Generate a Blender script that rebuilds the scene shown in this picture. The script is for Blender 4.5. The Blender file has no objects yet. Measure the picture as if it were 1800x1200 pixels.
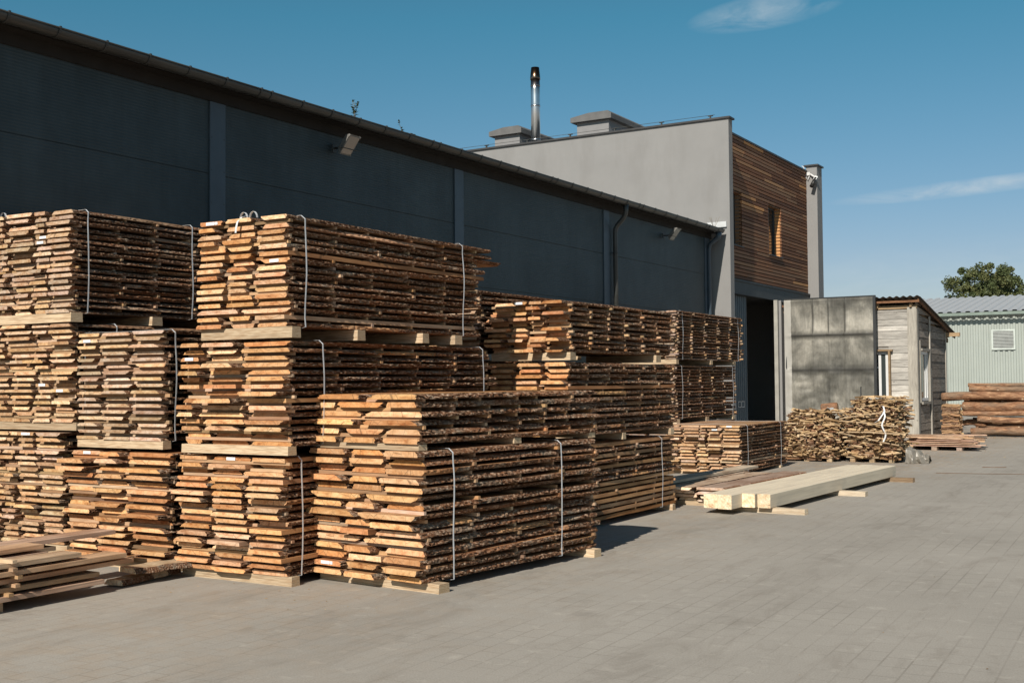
import bpy, math, random
from mathutils import Vector, Matrix, noise
R = math.radians
rnd = random.Random(7)
S = bpy.context.scene
C = S.collection

# ---------------------------------------------------------------- helpers
def tag(o, label=None, cat=None, group=None, kind=None):
    if label: o['label'] = label
    if cat: o['category'] = cat
    if group: o['group'] = group
    if kind: o['kind'] = kind
    return o

def empty(name, loc=(0, 0, 0), rz=0.0):
    o = bpy.data.objects.new(name, None)
    o.empty_display_size = .2
    o.location = loc
    o.rotation_euler = (0, 0, rz)
    C.objects.link(o)
    return o

def link(name, me, parent=None, loc=(0, 0, 0), rot=(0, 0, 0), scale=(1, 1, 1), color=None):
    o = bpy.data.objects.new(name, me)
    C.objects.link(o)
    o.location = loc
    o.rotation_euler = rot
    o.scale = scale
    if color: o.color = color
    if parent: o.parent = parent
    return o

class MB:
    """collects faces of one mesh, with a random value per piece"""
    def __init__(s):
        s.v = []; s.f = []; s.m = []; s.r = []; s.sm = []
    def add(s, vs, fs, mat=0, r=None, smooth=False):
        b = len(s.v)
        s.v += [tuple(p) for p in vs]
        r = rnd.random() if r is None else r
        for f in fs:
            s.f.append([b + i for i in f]); s.m.append(mat); s.r.append(r); s.sm.append(smooth)
    def box(s, a, b, mat=0, r=None, M=None):
        x0, y0, z0 = a; x1, y1, z1 = b
        vs = [(x0,y0,z0),(x1,y0,z0),(x1,y1,z0),(x0,y1,z0),(x0,y0,z1),(x1,y0,z1),(x1,y1,z1),(x0,y1,z1)]
        if M: vs = [M @ Vector(p) for p in vs]
        s.add(vs, [(0,3,2,1),(4,5,6,7),(0,1,5,4),(1,2,6,5),(2,3,7,6),(3,0,4,7)], mat, r)
    def tube(s, pts, rad, n=10, mat=0, r=None, caps=True, smooth=True, flat=None):
        """rad: number or list; flat: (wa, wb) rectangular section instead of round"""
        pts = [Vector(p) for p in pts]
        N = len(pts)
        rads = rad if isinstance(rad, (list, tuple)) else [rad]*N
        vs = []; up = None
        for i, p in enumerate(pts):
            t = (pts[min(i+1, N-1)] - pts[max(i-1, 0)]).normalized()
            if up is None:
                up = Vector((0,0,1)) if abs(t.z) < .9 else Vector((0,1,0))
            a = t.cross(up).normalized(); b = a.cross(t).normalized(); up = b
            for k in range(n):
                an = 2*math.pi*k/n
                vs.append(p + (a*math.cos(an) + b*math.sin(an))*rads[i])
        fs = []
        for i in range(N-1):
            for k in range(n):
                fs.append((i*n+k, (i+1)*n+k, (i+1)*n+(k+1) % n, i*n+(k+1) % n))
        s.add(vs, fs, mat, r, smooth)
        if caps:
            b0 = len(s.v) - len(vs)
            rr = s.r[-1]
            for f in (list(range(n)), list(range((N-1)*n, N*n))[::-1]):
                s.f.append([b0+i for i in f]); s.m.append(mat if not isinstance(caps, int) or caps is True else caps)
                s.r.append(rr); s.sm.append(False)
    def ribbon(s, pts, w, axis, th=.0015, mat=0):
        """flat band along pts, width w along axis vector"""
        ax = Vector(axis)*w/2
        pts = [Vector(p) for p in pts]
        N = len(pts); vs = []
        for i, p in enumerate(pts):
            t = (pts[min(i+1, N-1)] - pts[max(i-1, 0)])
            nn = t.cross(Vector(axis)).normalized()*th
            vs += [p-ax, p+ax, p+ax+nn, p-ax+nn]
        fs = []
        for i in range(N-1):
            for k in range(4):
                fs.append((i*4+k, i*4+(k+1) % 4, (i+1)*4+(k+1) % 4, (i+1)*4+k))
        fs += [(0,3,2,1), ((N-1)*4, (N-1)*4+1, (N-1)*4+2, (N-1)*4+3)]
        s.add(vs, fs, mat)
    def mesh(s, name, mats):
        me = bpy.data.meshes.new(name)
        me.from_pydata(s.v, [], s.f)
        for m in (mats if isinstance(mats, (list, tuple)) else [mats]): me.materials.append(m)
        me.polygons.foreach_set('material_index', s.m)
        me.polygons.foreach_set('use_smooth', s.sm)
        at = me.attributes.new('rnd', 'FLOAT', 'FACE')
        at.data.foreach_set('value', s.r)
        me.update()
        return me
    def build(s, name, mats, parent=None, **k):
        return link(name, s.mesh(name, mats), parent, **k)

# ---------------------------------------------------------------- node helpers
def newmat(name, rough=.8, metal=0.0, spec=.3):
    m = bpy.data.materials.new(name); m.use_nodes = True
    nt = m.node_tree; nt.nodes.clear()
    out = nt.nodes.new('ShaderNodeOutputMaterial')
    b = nt.nodes.new('ShaderNodeBsdfPrincipled')
    nt.links.new(b.outputs[0], out.inputs[0])
    b.inputs['Roughness'].default_value = rough
    b.inputs['Metallic'].default_value = metal
    b.inputs['Specular IOR Level'].default_value = spec
    return m, nt, b

class N:
    def __init__(s, nt): s.nt = nt
    def n(s, t, **k):
        x = s.nt.nodes.new(t)
        for a, v in k.items(): setattr(x, a, v)
        return x
    def l(s, a, b): s.nt.links.new(a, b)
    def val(s, x, inp):
        if isinstance(x, (int, float)): inp.default_value = x
        elif isinstance(x, (tuple, list)): inp.default_value = tuple(x) + ((1,) if len(x) == 3 and len(inp.default_value) == 4 else ())
        else: s.l(x, inp)
    def math(s, op, a, b=0.0, c=0.0, clamp=False):
        x = s.n('ShaderNodeMath', operation=op, use_clamp=clamp)
        s.val(a, x.inputs[0]); s.val(b, x.inputs[1]); s.val(c, x.inputs[2])
        return x.outputs[0]
    def mix(s, f, a, b, mode='MIX'):
        x = s.n('ShaderNodeMix', data_type='RGBA', blend_type=mode)
        s.val(f, x.inputs[0]); s.val(a, x.inputs[6]); s.val(b, x.inputs[7])
        return x.outputs[2]
    def ramp(s, f, stops):
        x = s.n('ShaderNodeValToRGB'); e = x.color_ramp.elements
        while len(e) < len(stops): e.new(.5)
        for i, (p, c) in enumerate(stops):
            e[i].position = p
            e[i].color = (c, c, c, 1) if isinstance(c, (int, float)) else tuple(c) + (1,)
        s.l(f, x.inputs[0]); return x.outputs[0]
    def coord(s, which='Object', scale=(1, 1, 1), off=None):
        t = s.n('ShaderNodeTexCoord'); v = t.outputs[which]
        if off is not None:
            a = s.n('ShaderNodeVectorMath', operation='ADD'); s.l(v, a.inputs[0]); s.l(off, a.inputs[1]); v = a.outputs[0]
        m = s.n('ShaderNodeMapping'); m.inputs['Scale'].default_value = scale; s.l(v, m.inputs[0])
        return m.outputs[0]
    def noise(s, v, scale=5, detail=4, rough=.55, dist=0.0):
        x = s.n('ShaderNodeTexNoise')
        s.l(v, x.inputs['Vector']); x.inputs['Scale'].default_value = scale
        x.inputs['Detail'].default_value = detail; x.inputs['Roughness'].default_value = rough
        x.inputs['Distortion'].default_value = dist
        return x.outputs[0]
    def bump(s, b, h, strength=.5, dist=.01):
        x = s.n('ShaderNodeBump'); x.inputs['Strength'].default_value = strength
        x.inputs['Distance'].default_value = dist
        s.l(h, x.inputs['Height']); s.l(x.outputs[0], b.inputs['Normal'])
        return x
    def attr(s, name):
        x = s.n('ShaderNodeAttribute'); x.attribute_name = name; return x.outputs['Fac']
    def objinfo(s):
        x = s.n('ShaderNodeObjectInfo'); return x
    def randoff(s, oi, k=37.0):
        x = s.n('ShaderNodeCombineXYZ'); m = s.math('MULTIPLY', oi.outputs['Random'], k)
        m2 = s.math('MULTIPLY', oi.outputs['Random'], k*1.7)
        s.l(m, x.inputs[0]); s.l(m2, x.inputs[1]); s.l(m, x.inputs[2]); return x.outputs[0]

# ---- board materials (tint = object colour)
def mat_sawn(name='sawn_wood', rough=.75, sc=(22, 1.2, 22), dark=(.66, .60, .55)):
    m, nt, b = newmat(name, rough, spec=.2); h = N(nt)
    oi = h.objinfo(); off = h.randoff(oi)
    v = h.coord(scale=sc, off=off)
    n1 = h.noise(v, 2.2, 5, .6, .4)
    v2 = h.coord(scale=(3, .7, 3), off=off)
    n2 = h.noise(v2, 3, 3)
    g = h.ramp(n1, [(.3, .62), (.55, 1.0), (.8, 1.12)])
    col = h.mix(1.0, oi.outputs['Color'], g, 'MULTIPLY')
    rr = h.ramp(n2, [(.35, (.55, .42, .33)), (.6, (1, 1, 1))])
    col = h.mix(.65, col, rr, 'MULTIPLY')
    pr = h.math('MULTIPLY_ADD', h.math('FRACT', h.math('MULTIPLY', oi.outputs['Random'], 7.31)), .4, .78)
    c3 = h.n('ShaderNodeCombineColor')
    for i in range(3): h.l(pr, c3.inputs[i])
    col = h.mix(1.0, col, c3.outputs[0], 'MULTIPLY')
    col = h.mix(1.0, col, dark, 'MULTIPLY')
    h.l(col, b.inputs['Base Color'])
    h.bump(b, n1, .35, .004)
    return m
def mat_end(name='end_grain'):
    m, nt, b = newmat(name, .85, spec=.1); h = N(nt)
    oi = h.objinfo(); off = h.randoff(oi, 3.0)
    v = h.coord(scale=(1, .001, 1), off=off)
    w = h.n('ShaderNodeTexWave', wave_type='RINGS', rings_direction='Y')
    h.l(v, w.inputs[0]); w.inputs['Scale'].default_value = 9; w.inputs['Distortion'].default_value = 7
    w.inputs['Detail'].default_value = 2
    n1 = h.noise(h.coord(scale=(9, 1, 14), off=off), 1.6, 4, .6)
    n2 = h.noise(h.coord(scale=(60, 1, 60), off=off), 3, 3, .6)
    col = h.mix(1.0, oi.outputs['Color'], h.ramp(w.outputs[0], [(0, .93), (1, 1.05)]), 'MULTIPLY')
    col = h.mix(.85, col, h.ramp(n1, [(.28, (.50, .29, .17)), (.44, (.90, .77, .64)), (.58, (1.02, .98, .93)), (.74, (1.22, 1.24, 1.27))]), 'MULTIPLY')
    col = h.mix(.35, col, h.ramp(n2, [(.3, .5), (.6, 1.1)]), 'MULTIPLY')
    # dark cracks / checks
    vo = h.n('ShaderNodeTexVoronoi', feature='DISTANCE_TO_EDGE'); h.l(h.coord(scale=(7, 1, 3), off=off), vo.inputs['Vector']); vo.inputs['Scale'].default_value = 2.2
    col = h.mix(h.ramp(vo.outputs[0], [(0.0, .7), (.018, 0.0)]), col, (.1, .06, .035))
    pr = h.math('MULTIPLY_ADD', h.math('FRACT', h.math('MULTIPLY', oi.outputs['Random'], 13.7)), .42, .74)
    c3 = h.n('ShaderNodeCombineColor')
    for i in range(3): h.l(pr, c3.inputs[i])
    col = h.mix(1.0, col, c3.outputs[0], 'MULTIPLY')
    h.l(col, b.inputs['Base Color'])
    h.bump(b, n2, .5, .003)
    return m
def mat_bark(name='bark'):
    m, nt, b = newmat(name, .95, spec=.08); h = N(nt)
    oi = h.objinfo(); off = h.randoff(oi)
    v = h.coord(scale=(1, .42, 1), off=off)
    n1 = h.noise(v, 60, 5, .7, .3)
    n2 = h.noise(v, 9, 4, .6)
    n3 = h.noise(v, 2.2, 3)
    col = h.ramp(n1, [(.32, (.014, .009, .006)), (.44, (.115, .054, .03)), (.54, (.29, .165, .10)), (.66, (.68, .55, .42))])  # pale end of the ramp paints sunlit highlights onto the bark ridges
    lich = h.ramp(n2, [(.52, 0.0), (.7, 1.0)])
    col = h.mix(h.math('MULTIPLY', lich, .5), col, (.34, .33, .27))
    red = h.ramp(n3, [(.48, 0.0), (.62, 1.0)])
    col = h.mix(h.math('MULTIPLY', red, .45), col, (.3, .13, .06))
    h.l(col, b.inputs['Base Color'])
    h.bump(b, n1, 1.0, .03)
    return m
SAWN, END, BARK = mat_sawn(), mat_end(), mat_bark()
SAWNX = mat_sawn('cross_wood', sc=(1.3, 3, 4), dark=(.88, .85, .82))

def simple(name, col, rough=.7, metal=0.0, var=.15, nscale=4, bump=0.0, bscale=60, spec=.3, dirt=None, vscale=(1,1,1), piece=0.0):
    m, nt, b = newmat(name, rough, metal, spec); h = N(nt)
    v = h.coord(scale=vscale)
    n1 = h.noise(v, nscale, 5, .6)
    c = h.mix(1.0, tuple(col), h.ramp(n1, [(.3, 1-var), (.7, 1+var)]), 'MULTIPLY')
    if piece:
        c = h.mix(1.0, c, h.ramp(h.attr('rnd'), [(0, 1-piece), (1, 1+piece)]), 'MULTIPLY')
    if dirt:
        n2 = h.noise(h.coord(scale=(1, 1, .25)), 1.3, 6, .65)
        c = h.mix(h.ramp(n2, [(.5, 0.0), (.75, .55)]), c, dirt)
    h.l(c, b.inputs['Base Color'])
    if bump:
        h.bump(b, h.noise(h.coord(), bscale, 4, .6), bump, .01)
    return m

# ================================================================ CAMERA
cam = bpy.data.cameras.new('camera'); co = bpy.data.objects.new('camera', cam); C.objects.link(co)
yaw, pitch, roll = .539081, .035284, -.0082742
f = Vector((-math.sin(yaw)*math.cos(pitch), math.cos(yaw)*math.cos(pitch), math.sin(pitch)))
r0 = Vector((math.cos(yaw), math.sin(yaw), 0)); u0 = r0.cross(f)
r = r0*math.cos(roll) + u0*math.sin(roll); u = -r0*math.sin(roll) + u0*math.cos(roll)
co.matrix_world = Matrix(((r.x, u.x, -f.x, 0), (r.y, u.y, -f.y, 0), (r.z, u.z, -f.z, 1.65), (0, 0, 0, 1)))
cam.sensor_width = 36; cam.lens = 40.905; cam.clip_end = 2000; cam.clip_start = .05
S.camera = co

# ================================================================ LIGHT
EL, AZ = R(37), R(7.5)
sd = Vector((math.sin(AZ)*math.cos(EL), -math.cos(AZ)*math.cos(EL), math.sin(EL)))
sl = bpy.data.lights.new('sun', 'SUN'); sl.energy = 5.4; sl.angle = R(.5); sl.color = (1, .915, .80)
so = bpy.data.objects.new('sun', sl); C.objects.link(so); so.rotation_euler = sd.to_track_quat('Z', 'Y').to_euler()
so.location = (0, 0, 30)
W = bpy.data.worlds.new('World'); S.world = W; W.use_nodes = True
nt = W.node_tree; nt.nodes.clear(); h = N(nt)
sky = h.n('ShaderNodeTexSky', sky_type='NISHITA', sun_disc=False)
sky.sun_elevation = EL; sky.sun_rotation = math.pi - AZ; sky.altitude = 100; sky.air_density = 1.0; sky.dust_density = .6; sky.ozone_density = 1.5
tc = h.n('ShaderNodeTexCoord'); sx = h.n('ShaderNodeSeparateXYZ'); h.l(tc.outputs['Generated'], sx.inputs[0])
col = h.mix(1.0, sky.outputs[0], h.ramp(sx.outputs[2], [(0.0, (.82, .76, .84)), (.1, (.70, .74, .82)), (.3, (.355, .84, .84)), (.55, (.42, .62, .60)), (1.0, (.48, .56, .54))]), 'MULTIPLY')
az = h.math('MULTIPLY', h.math('ARCTAN2', sx.outputs[0], sx.outputs[1]), 57.2958)
el = h.math('MULTIPLY', h.math('ARCSINE', sx.outputs[2]), 57.2958)
# thin clouds: elongated wisps given by direction in the sky
cv = h.n('ShaderNodeCombineXYZ'); h.l(h.math('MULTIPLY', az, .22), cv.inputs[0]); h.l(h.math('MULTIPLY', el, .9), cv.inputs[1])
cn = h.noise(cv.outputs[0], 1.0, 7, .6, .6)
def wisp(a0, e0, wa, we, slope):
    da = h.math('SUBTRACT', az, a0)
    de = h.math('SUBTRACT', h.math('SUBTRACT', el, e0), h.math('MULTIPLY', da, slope))
    q = h.math('ADD', h.math('POWER', h.math('ABSOLUTE', h.math('DIVIDE', da, wa)), 2.0), h.math('POWER', h.math('ABSOLUTE', h.math('DIVIDE', de, we)), 2.0))
    return h.math('SUBTRACT', 1.0, q, clamp=True)
ws = None
for a in [(-18.3, 17.35, 3.9, .85, .10), (-9.0, 8.75, 6.8, .42, .06), (-8.0, 4.0, 14, 2.6, .02), (14, 12, 16, 2.5, .1), (-60, 28, 14, 3, .1), (60, 30, 30, 8, .2), (150, 35, 40, 9, .1)]:
    w_ = wisp(*a); k = .62 if a[3] < .5 else (.5 if a[3] < 1.5 else .22)
    w_ = h.math('MULTIPLY', w_, k); ws = w_ if ws is None else h.math('MAXIMUM', ws, w_)
cl = h.math('MULTIPLY', ws, h.ramp(cn, [(.38, 0.0), (.66, 1.0)]))
col = h.mix(cl, col, (6.5, 7.2, 7.6))
bg = h.n('ShaderNodeBackground'); h.l(col, bg.inputs[0]); bg.inputs[1].default_value = .092
ow = h.n('ShaderNodeOutputWorld'); h.l(bg.outputs[0], ow.inputs[0])
S.view_settings.view_transform = 'Standard'; S.view_settings.look = 'None'
S.view_settings.exposure = 0; S.view_settings.gamma = 1

# ================================================================ GROUND
m, nt, b = newmat('block_paving', .9, spec=.15); h = N(nt)
t = h.n('ShaderNodeTexCoord'); mp = h.n('ShaderNodeMapping'); h.l(t.outputs['Object'], mp.inputs[0]); mp.inputs['Rotation'].default_value = (0, 0, R(88))
br = h.n('ShaderNodeTexBrick'); h.l(mp.outputs[0], br.inputs['Vector'])
br.inputs['Scale'].default_value = 1.0; br.inputs['Brick Width'].default_value = .24; br.inputs['Row Height'].default_value = .16
br.inputs['Mortar Size'].default_value = .0065; br.inputs['Mortar Smooth'].default_value = .3
br.inputs['Color1'].default_value = (.95, .95, .95, 1); br.inputs['Color2'].default_value = (1.05, 1.05, 1.05, 1); br.inputs['Mortar'].default_value = (.55, .53, .50, 1)
base = h.mix(h.ramp(h.noise(h.coord(), .35, 5, .6), [(.35, 0.0), (.65, 1.0)]), (.315, .295, .262), (.365, .342, .305))
# joints worn and filled with dust in places
wear = h.ramp(h.noise(h.coord(), .8, 5, .65), [(.42, .12), (.62, .9)])
c = h.mix(h.math('MULTIPLY', wear, .55), base, h.mix(1.0, base, br.outputs[0], 'MULTIPLY'))
st = h.noise(h.coord(scale=(1.4, .5, 1)), 2.3, 6, .7, .8)
c = h.mix(h.ramp(st, [(.52, 0.0), (.74, .5)]), c, (.22, .195, .165))
fine = h.noise(h.coord(), 90, 3, .7)
c = h.mix(.6, c, h.ramp(fine, [(.3, .72), (.7, 1.22)]), 'MULTIPLY')
sp = h.noise(h.coord(), 14, 5, .75)
c = h.mix(h.ramp(sp, [(.66, 0.0), (.72, .5)]), c, (.13, .11, .09))
c = h.mix(h.ramp(h.noise(h.coord(scale=(1, 1, 1)), 5.5, 4, .7), [(.3, .45), (.42, 0.0)]), c, (.46, .43, .38))
tr_ = h.n('ShaderNodeTexWave', wave_type='BANDS', bands_direction='X'); h.l(h.coord(scale=(1, .12, 1)), tr_.inputs[0]); tr_.inputs['Scale'].default_value = .17; tr_.inputs['Distortion'].default_value = 5; tr_.inputs['Detail'].default_value = 3; tr_.inputs['Detail Scale'].default_value = 1.2
c = h.mix(h.math('MULTIPLY', h.ramp(tr_.outputs[0], [(.7, 0.0), (.95, 1.0)]), h.math('MULTIPLY', h.ramp(st, [(.4, .1), (.6, 1.0)]), .28)), c, (.20, .18, .155))
oil = h.noise(h.coord(), 1.15, 3, .5, .4)
c = h.mix(h.math('MULTIPLY', h.ramp(oil, [(.68, 0.0), (.76, 1.0)]), .35), c, (.14, .125, .11))
# sawdust and bark dust blown against the stacks
sg = h.n('ShaderNodeSeparateXYZ'); h.l(h.coord(), sg.inputs[0])
near = h.math('SUBTRACT', 1.0, h.math('DIVIDE', h.math('ABSOLUTE', h.math('SUBTRACT', sg.outputs[0], -6.0)), 2.6), clamp=True)
dn = h.ramp(h.noise(h.coord(), 3.2, 6, .75), [(.44, 0.0), (.62, 1.0)])
far_ = h.math('MULTIPLY_ADD', h.math('GREATER_THAN', sg.outputs[1], 20.0), .45, .25)
c = h.mix(h.math('MULTIPLY', h.math('MULTIPLY', near, dn), far_), c, (.36, .25, .15))
h.l(c, b.inputs['Base Color'])
hh = h.math('MULTIPLY_ADD', h.math('MULTIPLY', br.outputs['Fac'], wear), -.6, h.math('MULTIPLY', fine, .5))
h.bump(b, hh, .35, .008)
g = MB(); g.add([(-900, -300, 0), (900, -300, 0), (900, 1500, 0), (-900, 1500, 0)], [(0, 1, 2, 3)])
tag(g.build('ground', m), kind='structure')

# ================================================================ BOARDS
def board_mesh(seed, Wd, T, L=3.0, bark=True, flip=False):
    q = random.Random(seed)
    nseg = 130 if bark else 12
    nb = 4
    bevL, bevR = q.choice((.005, .008, .014, .022, .034)), q.choice((.006, .012, .02, .028, .042))
    if not bark: bevL = bevR = 0.002
    px, py = q.uniform(0, 99), q.uniform(0, 99)
    vs = []; ring = None
    for i in range(nseg+1):
        y = -L/2 + L*i/nseg
        lo = noise.noise(Vector((px, y*.9, 0)))*.022 if bark else 0
        ro = noise.noise(Vector((py, y*.9, 5)))*.022 if bark else 0
        sag = noise.noise(Vector((px, y*1.1, 9)))*.006
        thin = 1 + (noise.noise(Vector((py, y*2, 3)))*.12 if bark else 0)
        row = []
        xl, xr = -Wd/2+lo, Wd/2+ro
        row.append((xl, -T/2)); row.append((xr, -T/2))
        for k in range(1, nb):
            tt = k/nb
            bx = xr - bevR*tt
            amp = .017 if bark else 0
            nn = noise.noise(Vector((px+k*3.1, y*22, 1)))*amp + (noise.noise(Vector((px+k*7, y*60, 4)))*.011 if bark else 0)
            row.append((bx+nn+(.006*math.sin(tt*math.pi) if bark else 0), -T/2+T*tt + (noise.noise(Vector((py, y*40, k)))*.004 if bark else 0)))
        row.append((xr-bevR, T/2*thin)); row.append((xl+bevL, T/2*thin))
        for k in range(nb-1, 0, -1):
            tt = k/nb
            bx = xl + bevL*tt
            amp = .017 if bark else 0
            nn = noise.noise(Vector((py+k*3.1, y*22, 1)))*amp + (noise.noise(Vector((py+k*7, y*60, 4)))*.007 if bark else 0)
            row.append((bx+nn-(.006*math.sin(tt*math.pi) if bark else 0), -T/2+T*tt))
        sgn = -1 if flip else 1
        cx = (q.uniform(-.004, .004) if 0 < i < nseg else 0)
        for (x, z) in row: vs.append((x, y, sgn*z + sag))
        ring = len(row)
    mb = MB()
    fs = []; ms = []
    pk = [q.uniform(0, 99), q.uniform(0, 99)]
    barkrate = q.choice([-.7, -.5, -.45, -.4, -.8, -.25]) if bark else 9
    for i in range(nseg):
        y = L*i/nseg
        for k in range(ring):
            k2 = (k+1) % ring
            a = (i*ring+k, i*ring+k2, (i+1)*ring+k2, (i+1)*ring+k)
            if not flip: a = a[::-1]
            side = 1 <= k <= nb or (nb+2) <= k <= 2*nb+1
            isb = side and noise.noise(Vector((pk[0] if k <= nb else pk[1], y*.8, 2))) > barkrate
            fs.append(a); ms.append(1 if isb else 0)
    n = len(vs)
    e0 = list(range(ring)); e1 = list(range(n-ring, n))[::-1]
    if flip: e0.reverse(); e1.reverse()
    fs += [e0, e1]; ms += [2, 2]
    me = bpy.data.meshes.new('board')
    me.from_pydata(vs, [], fs)
    for mm in (SAWN, BARK, END): me.materials.append(mm)
    me.polygons.foreach_set('material_index', ms)
    me.update()
    return (me, Wd, T)
LIVE = [board_mesh(100+i, [.2, .24, .27, .3, .33][i % 5], .04, flip=(i % 3 == 0)) for i in range(40)]
CLEAN = [board_mesh(300+i, [.16, .2, .24][i % 3], .04, bark=False) for i in range(9)]
UB = MB(); UB.box((-.5, -.5, -.5), (.5, .5, .5)); 
STICKM = UB.mesh('spacer_stick', [SAWNX])
# bearer: box with end grain on its two ends, slightly bevelled
def bearer_mesh(seed):
    q = random.Random(seed); mb = MB()
    j = lambda: q.uniform(-.04, .04)
    n = 8; vs = []
    for i in range(n+1):
        x = -.5+i/n
        w = [j()*.3 for _ in range(4)]
        vs += [(x, -.5+w[0], -.5), (x, .5+w[1], -.5), (x, .46+w[2], .5), (x, -.46+w[3], .5)]
    for i in range(n):
        for k in range(4):
            mb_f = (i*4+k, (i+1)*4+k, (i+1)*4+(k+1) % 4, i*4+(k+1) % 4)
            mb.f.append(list(mb_f)); mb.m.append(0); mb.r.append(0); mb.sm.append(False)
    mb.v = vs
    mb.f += [[0, 1, 2, 3][::1], [n*4+3, n*4+2, n*4+1, n*4]]; mb.m += [1, 1]; mb.r += [0, 0]; mb.sm += [False, False]
    me = mb.mesh('bearer', [SAWNX, END])
    # end material uses object XZ rings; fine for X ends as noise
    return me
BEARERS = [bearer_mesh(i) for i in range(4)]
STRAPM = simple('strap_band', (.72, .74, .76), .45, var=.06, spec=.5)
PAPER = simple('paper_tag', (.82, .84, .88), .7, var=.08, nscale=30)

PAL = {
 'fresh': [(.76, .50, .26), (.78, .55, .31), (.71, .44, .21), (.74, .48, .25), (.62, .34, .15)],
 'orange': [(.73, .47, .24), (.68, .41, .19), (.76, .56, .34), (.74, .50, .28), (.58, .32, .15)],
 'pale': [(.68, .52, .32), (.64, .46, .27), (.72, .58, .40), (.62, .43, .24), (.56, .40, .24)],
 'grey': [(.60, .49, .36), (.66, .54, .39), (.54, .42, .29), (.64, .48, .3)],
 'bleached': [(.86, .76, .60), (.8, .68, .52), (.9, .78, .6)],
 'weather': [(.44, .38, .30), (.5, .42, .32), (.38, .31, .23), (.55, .42, .27)],
}
def tint(p, q):
    c = q.choice(PAL[p]); k = q.uniform(.88, 1.14)
    return (c[0]*k, c[1]*k*q.uniform(.92, .99), c[2]*k*q.uniform(.92, 1.12), 1)

def shade(c, k): return (c[0]*k, c[1]*k, c[2]*k, 1)

def strap_path(Wd, zb, zt, q, bulge=.016):
    h_ = zt-zb; o = bulge
    P = [(-Wd/2-.01, zt+.012), (0, zt+.008), (Wd/2-.02, zt+.012), (Wd/2+.02, zt-.02)]
    n = 14
    ph = q.uniform(0, 6)
    for i in range(1, n):
        t_ = i/n
        P.append((Wd/2+o+.012*math.sin(t_*math.pi)+.003*math.sin(t_*9+ph), zt-.03-(h_-.04)*t_))
    P += [(Wd/2+.02, zb-.002), (Wd/2-.05, zb-.014), (0, zb-.012), (-Wd/2-.01, zb-.01)]
    for i in range(0, 8): P.append((-Wd/2-o, zb+h_*i/7))
    return P

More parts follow.
